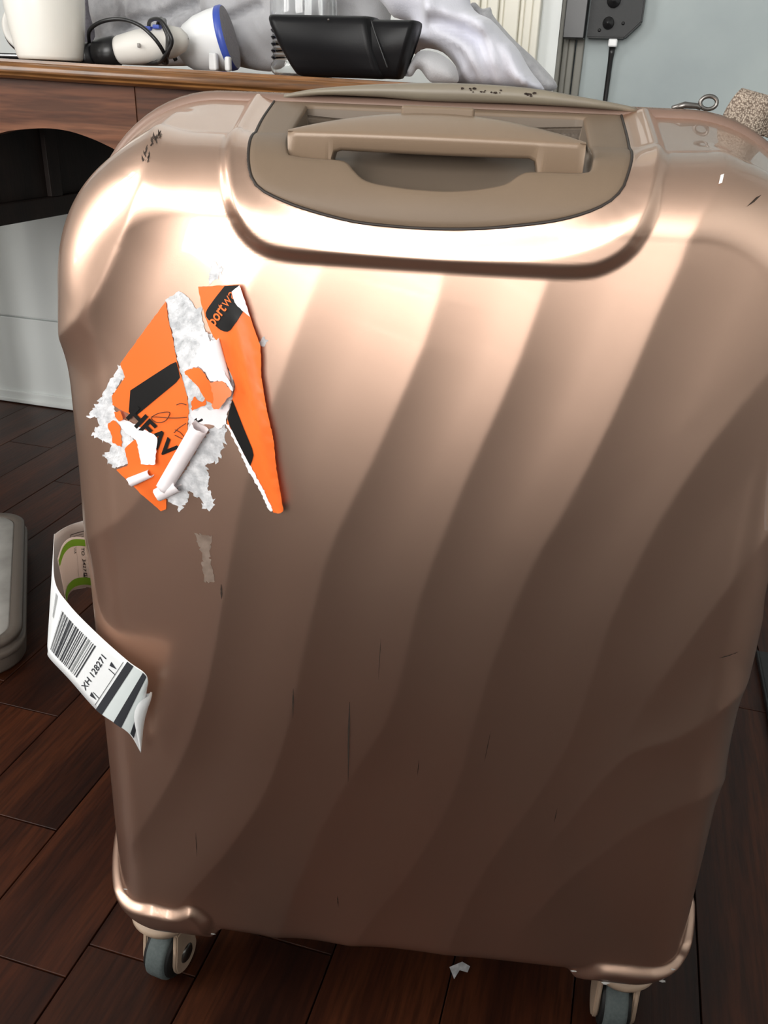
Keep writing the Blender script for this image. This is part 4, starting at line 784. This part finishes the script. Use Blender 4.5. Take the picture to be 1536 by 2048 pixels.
# ---- trolley handle
uu = np.concatenate([np.linspace(-.0885, -.080, 6), np.linspace(-.078, -.068, 6), np.linspace(-.0665, -.062, 6), np.linspace(-.058, .050, 40), np.linspace(.0535, .058, 6), np.linspace(.060, .070, 6), np.linspace(.072, .0805, 6)])
VV = []; c0, hw = -.004, .0848
for u in uu:
    t = (u - c0) / hw; wb = .031 + .034 * (1 - t * t); zr = .7552 + .0007 * (1 - t * t); zt = zr + .0009 + .0105 * (1 - t * t)
    leg = 1 - sstep((u + .0665) / .0055) + sstep((u - .0525) / .0055)
    zl = .7468 - .0009 * (1 - t * t) - .016 * leg
    wl = .0315 + .003 * (1 - leg)
    ca = max(wb - .028, .002)
    e = .0015 * (u < -.086 or u > .078)
    pts = [(.0345, zl), (.0310, zl + .0007), (.0294, zl + .0024), (.0284, zr - .0026), (.0280 + e, zr - .0006), (.0286 + e, zr + .0002)]
    pts += [(.0286 + ca * k, zr + .0002 + (zt - zr) * math.sin(k * math.pi / 2)) for k in (.1, .25, .45, .7, .9)] + [(wb, zt - .0008), (wb + .0003, zt - .003), (wb - .002, zl + .001), (wb - .004, zl)]
    VV += [(u, a, b) for a, b in pts]
k = 15; nn = len(uu)
FF = [(i * k + j, i * k + (j + 1) % k, (i + 1) * k + (j + 1) % k, (i + 1) * k + j) for i in range(nn - 1) for j in range(k)] + [tuple(range(k))[::-1], tuple(range((nn - 1) * k, nn * k))]
tr = fix_normals(mesh('trolley_handle', VV, FF, 'beige_grip', case_root)); tr.data.set_sharp_from_angle(angle=math.radians(55))
bt = box('release_button', -.0265, .0172, .0625, .074, .757, .7712, 'beige', tr, .0018, 3)
# ---- carry handle on the top edge
hx = np.linspace(-.115, .125, 49)
ktop = crom([(-.115, .7745), (-.09, .7790), (-.0484, .7830), (0, .7853), (.051, .7842), (.0886, .7800), (.115, .7765), (.125, .7748)], 400)
kbot = crom([(-.115, .7715), (-.0866, .7745), (-.0481, .7746), (-.0168, .7733), (.0176, .7736), (.0519, .7738), (.0963, .7730), (.125, .7715)], 400)
VV = []; m_ = 12
for x in hx:
    zt = np.interp(x, ktop[:, 0], ktop[:, 1]); zb = np.interp(x, kbot[:, 0], kbot[:, 1]); e = abs(x - .005) / .12
    hwid = .0135 * (1 - .45 * max(0, e - .8) / .2)
    for j in range(m_):
        a = 2 * math.pi * j / m_; ca, sa = math.cos(a), math.sin(a)
        VV.append((x, .155 + hwid * math.copysign(abs(ca) ** .6, ca), (zt + zb) / 2 + (zt - zb) / 2 * math.copysign(abs(sa) ** .6, sa)))
FF = [(i * m_ + j, i * m_ + (j + 1) % m_, (i + 1) * m_ + (j + 1) % m_, (i + 1) * m_ + j) for i in range(len(hx) - 1) for j in range(m_)] + [tuple(range(m_))[::-1], tuple(range((len(hx) - 1) * m_, len(hx) * m_))]
ch = fix_normals(mesh('carry_handle', VV, FF, 'carry', case_root))
for i in range(26):       # black scuffs on its front edge
    x = rng.choice([rng.uniform(.006, .034), rng.uniform(.008, .03), rng.uniform(.050, .056)]); z = np.interp(x, ktop[:, 0], ktop[:, 1]) - rng.uniform(.0028, .0056)
    r = rng.uniform(.0004, .0011); a = rng.uniform(0, 3)
    if i == 0: sv, sf = [], []
    b = len(sv); sv += [(x + r * 1.6 * math.cos(a + t), .1412, z + r * math.sin(a + t) * .8) for t in (0, 1.3, 2.4, 3.9, 5.1)]; sf.append(tuple(range(b, b + 5)))
o = mesh('scuff_mark', sv, sf, 'scratch', ch, False)
# zip puller rings and webbing strap on the right end of the top edge
tube('zip_puller', [(.1735 + .0055 * math.cos(a), .1585, .7795 + .0040 * math.sin(a)) for a in np.linspace(0, 2 * math.pi, 20, endpoint=False)], .0014, 'metal', case_root, 8, True)
tube('zip_slider', [(.150, .158, .7752), (.158, .158, .7775), (.166, .158, .7772), (.169, .158, .7758)], .0016, 'metal', case_root, 8, radii=[.0016, .0022, .0018, .0012])
path = crom([(.1845, .163, .766), (.1880, .165, .777), (.1935, .168, .7865), (.1985, .175, .7895), (.2025, .184, .7860), (.2030, .190, .774), (.2020, .192, .764)], 24)
VV = []; wv = Vector((.006, .022, -.002))
for i, p in enumerate(path):
    for k_ in (-1, -.33, .33, 1):
        VV.append(Vector(p) + Vector((.0150, .002, -.0030)) * (k_ + 1))
FF = [(i * 4 + j, i * 4 + j + 1, i * 4 + j + 5, i * 4 + j + 4) for i in range(23) for j in range(3)]
stp = mesh('webbing_strap', VV, FF, 'webbing', case_root); md = stp.modifiers.new('s', 'SOLIDIFY'); md.thickness = .0014
# ---- casters
def caster(x, y, rz, name='caster_wheel'):
    c = bpy.data.objects.new(name, None); COL.objects.link(c); c.parent = case_root; c.location = (x, y, 0); c.rotation_euler = (0, 0, rz)
    zc, R = .0108, .0288
    hp = [(.002, .070), (.031, .069), (.0315, .064), (.027, .056), (.0205, .050), (.0185, .046), (.0175, .0435), (.002, .0425)]
    hs = lathe('fork', hp, 'cream_plastic', c, 36)
    # legs of the fork: teardrop plates either side of the tyre
    for sgn in (-1, 1):
        pr = [(.016, .047)] + [(-0 + .0185 * math.cos(a), zc - .002 + .0185 * math.sin(a)) for a in np.linspace(.25, -math.pi - .25, 20)] + [(-.012, .047)]
        bm = bmesh.new(); vs = [bm.verts.new((sgn * .0142, a, b)) for a, b in pr]; f = bm.faces.new(vs)
        r = bmesh.ops.extrude_face_region(bm, geom=[f]); bmesh.ops.translate(bm, vec=(sgn * .0052, 0, 0), verts=[v for v in r['geom'] if isinstance(v, bmesh.types.BMVert)])
        bmesh.ops.recalc_face_normals(bm, faces=bm.faces)
        bmesh.ops.bevel(bm, geom=[e for e in bm.edges if e.calc_face_angle(0) > 1], offset=.0014, segments=2, affect='EDGES')
        me = bpy.data.meshes.new('fork_leg'); bm.to_mesh(me); bm.free(); me.materials.append(MT['cream_plastic']); o = link('fork_leg', me, c)
        me.polygons.foreach_set('use_smooth', [True] * len(me.polygons)); me.set_sharp_from_angle(angle=.7)
    lathe('tyre', [(.02, -.0100), (R - .003, -.0105), (R - .0006, -.009), (R, -.006), (R, .006), (R - .0006, .009), (R - .003, .0105), (.02, .0100)], 'grey_tyre', c, 48, (1, 0, 0), (0, 0, zc))
    lathe('wheel_rim', [(.004, -.0138), (.0245, -.0136), (.0255, -.0128), (.0255, .0128), (.0245, .0136), (.004, .0138)], 'black_rubber', c, 40, (1, 0, 0), (0, 0, zc))
    lathe('hub_cap', [(.001, .0215), (.0075, .0213), (.0095, .0200), (.0095, .0190)], 'metal', c, 24, (1, 0, 0), (0, 0, zc))
    return c
caster(-.222, .052, -.26); caster(.212, .052, -.10); caster(-.21, .268, .5); caster(.21, .268, -.3)
# ---- wear: scratches, chips and dried glue on the shell
def strip(name, pts, wid, m, off=.0004):
    p = resample(pts, 12); VV = []
    for i, (u, s) in enumerate(p):
        d = p[min(i + 1, 11)] - p[max(i - 1, 0)]; nrm = np.array([-d[1], d[0]]) / (np.hypot(*d) + 1e-9); k = math.sin(math.pi * (i + .4) / 11.8) * wid * rng.uniform(.6, 1.2)
        for s_ in (-1, 1): VV.append(lift(u + nrm[0] * k * s_, s + nrm[1] * k * s_, off))
    return mesh(name, VV, [(2 * i, 2 * i + 1, 2 * i + 3, 2 * i + 2) for i in range(11)], m, case_root)
for i, pts in enumerate(D['scratches']): strip('scratch', pts, (.0008, .0005, .0006, .0004, .0004)[i], 'scratch')
for pts in ([(-.02, .44), (-.0205, .405)], [(.012, .335), (.0117, .318)], [(.062, .368), (.060, .339)], [(-.165, .232), (-.1655, .205)], [(.118, .300), (.1175, .285)]): strip('scratch', pts, .00022, 'scratch')
def ragged(P, amp, step=.0016, seed=1):
    r = random.Random(seed); n = max(12, int(np.linalg.norm(np.diff(np.vstack([P, P[:1]]), axis=0), axis=1).sum() / step))
    Q = resample(np.vstack([P, P[:1]]), n + 1)[:-1]
    return np.array([(a + r.uniform(-amp, amp), b + r.uniform(-amp, amp)) for a, b in Q])
def patch(name, P, m, parent, off=.0004, rag=0., seed=1, step=.005, hf=None, edge=0., thick=.00025):
    P = np.array(P, float)
    P = ragged(P, rag, .0015, seed) if rag else resample(np.vstack([P, P[:1]]), max(16, int(len(P) * 3)))[:-1]
    X, T = poly_fill(P, step)
    VV = [lift(u, s, off + (hf(u, s) if hf else 0.)) for u, s in X]
    T = [t if np.cross(np.array(X[t[1]]) - X[t[0]], np.array(X[t[2]]) - X[t[0]]) > 0 else t[::-1] for t in T]
    o = mesh(name, VV, T, m, parent)
    return o
patch('glue_residue', D['smear'], 'smear', case_root, .0002, .0012, 3, .004, thick=.0001)
sv, sf = [], []
for i in range(40):
    a, b = D['scuff'][0], D['scuff'][-1]; t = rng.random(); p = lift_roll(a[0] + (b[0] - a[0]) * t + rng.gauss(0, .0015), a[1] + (b[1] - a[1]) * t, .0006)
    r = rng.uniform(.0004, .0014); an = rng.uniform(1.0, 2.0); bb = len(sv)
    sv += [p + np.array([math.cos(an) * r * 1.8 * c - math.sin(an) * r * .5 * s, r * .6 * (math.sin(an) * c), math.sin(an) * r * 1.8 * c]) for c, s in ((1, 0), (0, 1), (-1, 0), (0, -1))]; sf.append((bb, bb + 1, bb + 2, bb + 3))
mesh('scuff_mark', sv, sf, 'scratch', case_root, False)
for key, m_ in (('chip', 'white_chip'), ('scuff2', 'scratch')):
    p = [lift_roll(u, s, .0006) for u, s in D[key]]; mesh('paint_chip', p, [tuple(range(len(p)))], m_, case_root, False)
for i, (u, s, r) in enumerate([(-.152, .1045, .0022), (.1505, .1055, .0025), (.1762, .1075, .004), (.228, .1045, .0035), (.2385, .1235, .0025), (-.2385, .150, .002)]):
    p0 = lift_roll(u, s, .0012); p = [p0 + np.array([r * math.cos(t) * rng.uniform(.6, 1.3), -.0002, .45 * r * math.sin(t) * rng.uniform(.6, 1.3)]) for t in np.linspace(0, 5.6, 9)]
    mesh('paint_chip', p, [tuple(range(9))], 'white_chip', case_root, False)
# ------------------------------------------------------------------ torn orange sticker
st = thing('warning_sticker', 'torn orange heavy baggage sticker with black print and white paper scraps', 'sticker', (X0, D0, FLOOR_DZ), -YAW)
la, lb = np.array((-.1365, .66)), np.array((-.121, .585)); ld = (lb - la) / np.linalg.norm(lb - la)
ca_, cb_ = np.array((-.1105, .640)), np.array((-.0990, .585)); cdn = (cb_ - ca_) / np.linalg.norm(cb_ - ca_)
def h_right(u, s):
    v = np.array((u, s)) - la; t = max(0., -(ld[0] * v[1] - ld[1] * v[0]) * -1) / .03
    c = np.array((u, s)) - ca_; dc = (cdn[0] * c[1] - cdn[1] * c[0])
    low = min(max((.67 - s) / .13, 0), 1)
    return .0012 + .0085 * min(t, 1.3) ** 1.3 * (.35 + .65 * low) + .0030 * math.exp(-(dc / .0028) ** 2) * min(1, max(0, (.662 - s) / .03))
patch('torn_paper', D['paper_left'], 'paper', st, .0003, .0013, 11)
patch('torn_paper', D['paper_bottom'], 'paper', st, .0003, .0016, 12)
patch('torn_paper', D['paper_centre'], 'paper', st, .0006, .0009, 13)
patch('torn_paper', D['scrap_top'], 'paper', st, .0003, .0009, 14)
patch('torn_paper', [(-.1030, .6405), (-.0985, .6440), (-.0950, .6425), (-.0985, .6380)], 'paper', st, .0002, .0009, 15)
patch('orange_panel', D['orange_left'], 'orange', st, .0010, .0002, 16)
patch('black_band', D['band_left'], 'black_print', st, .00145, 0, thick=.0001)
patch('orange_flap', D['orange_right'], 'orange', st, 0., .0002, 17, .004, h_right)
patch('torn_edge', [(-.1243, .5905), (-.1205, .5840), (-.1150, .5735), (-.1090, .5600), (-.1020, .5475), (-.0958, .5330), (-.0940, .5318), (-.0925, .5345), (-.0975, .5440), (-.1055, .5600), (-.1130, .5740), (-.1200, .5870)], 'paper_clean', st, .0004, .0006, 41, .003, h_right)
patch('black_logo_patch', D['logo'], 'black_print', st, .0005, 0, 1, .004, h_right, thick=.0001)
patch('black_stripe', D['stripe_right'], 'black_print', st, .0005, 0, 1, .004, h_right, thick=.0001)
patch('folded_corner', D['corner_fold'], 'paper_clean', st, .0010, .0002, 18, .004, lambda u, s: h_right(u, s) + .0008)
patch('curled_paper', D['flap_white'], 'paper_clean', st, .0016, .0006, 19, .004, lambda u, s: .0045 * max(0, (u + .142) / .022) ** 1.5)
patch('orange_scrap', D['flap_orange'], 'orange', st, .0022, .0005, 20, .004, lambda u, s: .002 * max(0, (u + .149) / .019))
patch('orange_scrap', D['flap_orange2'], 'orange', st, .0055, .0004, 21, .004, lambda u, s: .003 * max(0, (.618 - s) / .02))
patch('orange_scrap', D['scrap_orange'], 'orange', st, .0011, .0006, 22, .003)
patch('black_scrap', D['scrap_black'], 'black_print', st, .0012, .0004, 23, .003)
patch('orange_scrap', D['orange_bl'], 'orange', st, .0009, .0006, 24, .004)
patch('orange_scrap', D['orange_d'], 'orange', st, .0030, .0004, 25, .003)
patch('pink_paper', [(-.1450, .5945), (-.136, .598), (-.1290, .596), (-.1235, .5985), (-.1205, .602), (-.1215, .592), (-.1260, .585), (-.135, .587), (-.142, .588)], 'pink_paper', st, .0012, .0008, 26, .004)
patch('curled_paper', D['curl_b'], 'pink_paper', st, .0016, .0004, 27, .004, lambda u, s: .004 * max(0, (.584 - s) / .025) ** 1.3)
def curl(a, b, r, turn0, turn1, m, seed, taper=.9, lift0=0.):
    r_ = random.Random(seed); a, b = np.array(a), np.array(b); d = (b - a) / np.linalg.norm(b - a); nrm = np.array([d[1], -d[0]])
    VV = []; nl, nc = 18, 16
    for i in range(nl):
        t = i / (nl - 1); c = a + (b - a) * t; y0 = lift(c[0], c[1])[1]; rr_ = r * (1 - (1 - taper) * t)
        for j in range(nc):
            an = math.radians(turn0 + (turn1 - turn0) * j / (nc - 1)); e = rr_ * (1 - .12 * j / nc)
            jit = r_.uniform(-.0007, .0007) if i in (0, nl - 1) else 0
            p = c + nrm * math.cos(an) * e + d * jit
            VV.append((p[0], y0 - rr_ - lift0 - math.sin(an) * e, p[1]))
    o = mesh('curled_paper', VV, [(i * nc + j, i * nc + j + 1, (i + 1) * nc + j + 1, (i + 1) * nc + j) for i in range(nl - 1) for j in range(nc - 1)], m, st)
    md = o.modifiers.new('s', 'SOLIDIFY'); md.thickness = .0003
curl((-.1381, .5862), (-.1655, .5415), .0056, -150, 200, 'pink_paper', 31)
curl((-.1560, .5450), (-.1700, .5360), .0050, -120, 170, 'pink_paper', 34)
curl((-.1890, .5428), (-.1740, .5508), .0032, -120, 210, 'pink_paper', 32, .8)
curl((-.1268, .6420), (-.1205, .6165), .0030, -40, 200, 'paper_clean', 33, .8)
def put_text(body, p0, p1, width, m, off, hf=None, bold=0., aspect=1., name='lettering', flip=False):
    X, T = text_geo(body, bold); x0 = X[:, 0].min(); k = width / (X[:, 0].max() - x0)
    p0, p1 = np.array(p0), np.array(p1); d = (p1 - p0) / np.linalg.norm(p1 - p0); n_ = np.array([-d[1], d[0]])
    VV = []
    for a, b in X:
        c = p0 + d * (a - x0) * k + n_ * b * k * aspect; VV.append(lift(c[0], c[1], off + (hf(*c) if hf else 0.)))
    return mesh(name, VV, T, m, st, False)
put_text('HEAVY', (-.1880, .5868), (-.1640, .5640), .046, 'black_print', .0021, bold=.035, aspect=1.12)
put_text('port', (-.1268, .6492), (-.1128, .6680), .0138, 'orange', .0011, h_right, bold=.02, aspect=1.15)
put_text('wa', (-.1182, .6607), (-.1042, .6795), .0098, 'orange', .0011, h_right, bold=-.008, aspect=1.1)
for key in ('scr1', 'scr2', 'scr3', 'scr4'):
    p = crom(D[key], 30); tube('pen_scribble', [lift(u, s, .0018) for u, s in p], .00028, 'ink', st, 5)
# ------------------------------------------------------------------ paper baggage tag
tg = thing('baggage_tag', 'white paper baggage tag with barcode looped at the left side of the suitcase', 'baggage tag', (X0, D0, FLOOR_DZ), -YAW)
def ribbon(stations):
    U = np.array([a for a, b in stations]); L = np.array([b for a, b in stations]); kk = len(U)
    CU, CL = crom(U, (kk - 1) * 12 + 1), crom(L, (kk - 1) * 12 + 1)
    def R(s, t, off=0.):
        i = np.clip(s * 12, 0, len(CU) - 1.001); j = int(i); f = i - j
        a = CU[j] * (1 - f) + CU[j + 1] * f; b = CL[j] * (1 - f) + CL[j + 1] * f
        p = a * (1 - t) + b * t
        if off:
            tv = (CU[j + 1] - CU[j]) * (1 - t) + (CL[j + 1] - CL[j]) * t; nrm = np.cross(tv, b - a); nrm /= np.linalg.norm(nrm) + 1e-12
            p = p - nrm * off
        return p
    return R, kk - 1
def ribbon_mesh(name, R, s0, s1, m, parent, t0=0., t1=1., off=0., ns=60, nt=8, thick=0., curl_f=None):
    VV = [R(s0 + (s1 - s0) * i / ns, t0 + (t1 - t0) * j / nt, off) for i in range(ns + 1) for j in range(nt + 1)]
    o = mesh(name, VV, [(i * (nt + 1) + j, i * (nt + 1) + j + 1, (i + 1) * (nt + 1) + j + 1, (i + 1) * (nt + 1) + j) for i in range(ns) for j in range(nt)], m, parent)
    if thick: md = o.modifiers.new('s', 'SOLIDIFY'); md.thickness = thick; md.offset = 0
    return o
RF, nf = ribbon(D['tag_front']); RC, nc_ = ribbon(D['tag_back'])
fr = ribbon_mesh('tag_strip', RF, 0, nf, 'tag', tg, ns=110, nt=10, thick=.0003)
bk = ribbon_mesh('tag_strip', RC, 0, nc_, 'tag', tg, ns=50, nt=8, thick=.0003)
OFS = .0006
def sgn_of(R, s):       # off > 0 must face the viewer
    return 1 if (R(s, .5, .001) - R(s, .5, 0))[1] < 0 else -1
gf, gb = sgn_of(RF, 7), sgn_of(RC, 1.5)
def print_quads(name, R, g, quads, m, parent, ns=6):
    VV, FF = [], []
    for s0, s1, t0, t1 in quads:
        k_ = max(1, int(abs(s1 - s0) * 8)); b = len(VV); mt = 4
        for i in range(k_ + 1):
            for j in range(mt + 1): VV.append(R(s0 + (s1 - s0) * i / k_, t0 + (t1 - t0) * j / mt, OFS * g))
        FF += [(b + i * (mt + 1) + j, b + i * (mt + 1) + j + 1, b + (i + 1) * (mt + 1) + j + 1, b + (i + 1) * (mt + 1) + j) for i in range(k_) for j in range(mt)]
    return mesh(name, VV, FF, m, parent, False)
bars = []; s = 4.86
while s < 6.14:
    wd = rng.choice([.012, .012, .022, .034]); bars.append((s, s + wd, .17, .86)); s += wd + rng.choice([.012, .018, .03, .04])
print_quads('barcode', RF, gf, bars, 'tag_black', fr)
print_quads('barcode', RF, gf, [(4.30 + .03 * i, 4.312 + .03 * i, .06, .42) for i in range(6)], 'tag_black', fr)
def ribbon_text(body, R, g, s_base, t_start, t_end, hs, m, parent, bold=0., along='-t'):
    X, T = text_geo(body, bold); x0, x1 = X[:, 0].min(), X[:, 0].max()
    VV = []
    for a, b in X:
        f = (a - x0) / (x1 - x0)
        VV.append(R(s_base - b * hs, t_start + (t_end - t_start) * f, OFS * g))
    return mesh('lettering', VV, T, m, parent, False)
ribbon_text('XH 128271', RF, gf, 6.50, .90, .20, .21, 'tag_black', fr, .01)
print_quads('ruled_line', RF, gf, [(6.90, 6.915, .05, .95), (6.68, 6.90, .30, .312), (6.68, 6.90, .80, .812)], 'tag_black', fr)
for t in (.22, .86):
    VV = [RF(6.66, t + .035, OFS * gf), RF(6.86, t, OFS * gf), RF(6.64, t - .035, OFS * gf)]; mesh('arrow_mark', VV, [(0, 1, 2)], 'tag_black', fr, False)
ribbon_mesh('pale_band', RF, 7.0, 9.0, 'tag_grey', fr, 0.01, .99, OFS * .6 * gf, 30)
print_quads('black_band', RF, gf, [(7.00, 7.30, 0.005, .995), (7.95, 8.42, 0.005, .995), (9.0, 9.28, .60, .97)], 'tag_black', fr)
# curled tail corner
tc_ = [(RF(8.55, .42), RF(9.99, .42)), ]
VV = []
for i in range(13):
    t = i / 12
    for j in range(7):
        k_ = j / 6; e = RF(10 - .0001, .02 + .93 * t); inn_ = RF(10 - 1.25 * math.sin(math.pi * (t * .92 + .04)) * k_ , .02 + .93 * t, gf * (.004 * math.sin(math.pi * k_ * .8) + .0004))
        VV.append(inn_)
o = mesh('curled_corner', VV, [(i * 7 + j, i * 7 + j + 1, (i + 1) * 7 + j + 1, (i + 1) * 7 + j) for i in range(12) for j in range(6)], 'tag', fr)
print_quads('green_edge', RC, gb, [(0, nc_ - .02, .04, .17), (0, nc_ - .02, .80, .95)], 'tag_green', bk)
print_quads('ruled_line', RC, gb, [(1.50, 1.512, .17, .80)], 'tag_black', bk)
def ct(body, s_base, t0, t1, hs, bold=.01): 
    X, T = text_geo(body, bold); x0, x1 = X[:, 0].min(), X[:, 0].max()
    VV = [RC(s_base - b * hs, t0 + (t1 - t0) * (a - x0) / (x1 - x0), OFS * gb) for a, b in X]; mesh('lettering', VV, T, 'tag_black', bk, False)
ct('TO', 1.02, .20, .36, .42); ct('3427', .98, .43, .68, .42); ct('VIA', 1.75, .20, .32, .28, 0)
print_quads('black_box', RC, gb, [(.62, .98, .705, .795)], 'tag_black', bk)
XN, TN = text_geo('N', .01)
VV = [RC(.92 - (b / .7) * .24, .795 - .012 - .056 * (a - XN[:, 0].min()) / (np.ptp(XN[:, 0])), OFS * 1.6 * gb) for a, b in XN]; mesh('lettering', VV, TN, 'tag', bk, False)
print_quads('ruled_line', RF, -gf, [(.15, 1.0, .14, .15), (.15, 1.0, .30, .31), (.98, 1.0, .14, .31), (.2, .8, .18, .186), (.2, .8, .22, .226), (.2, .8, .26, .266)], 'tag_black', fr)
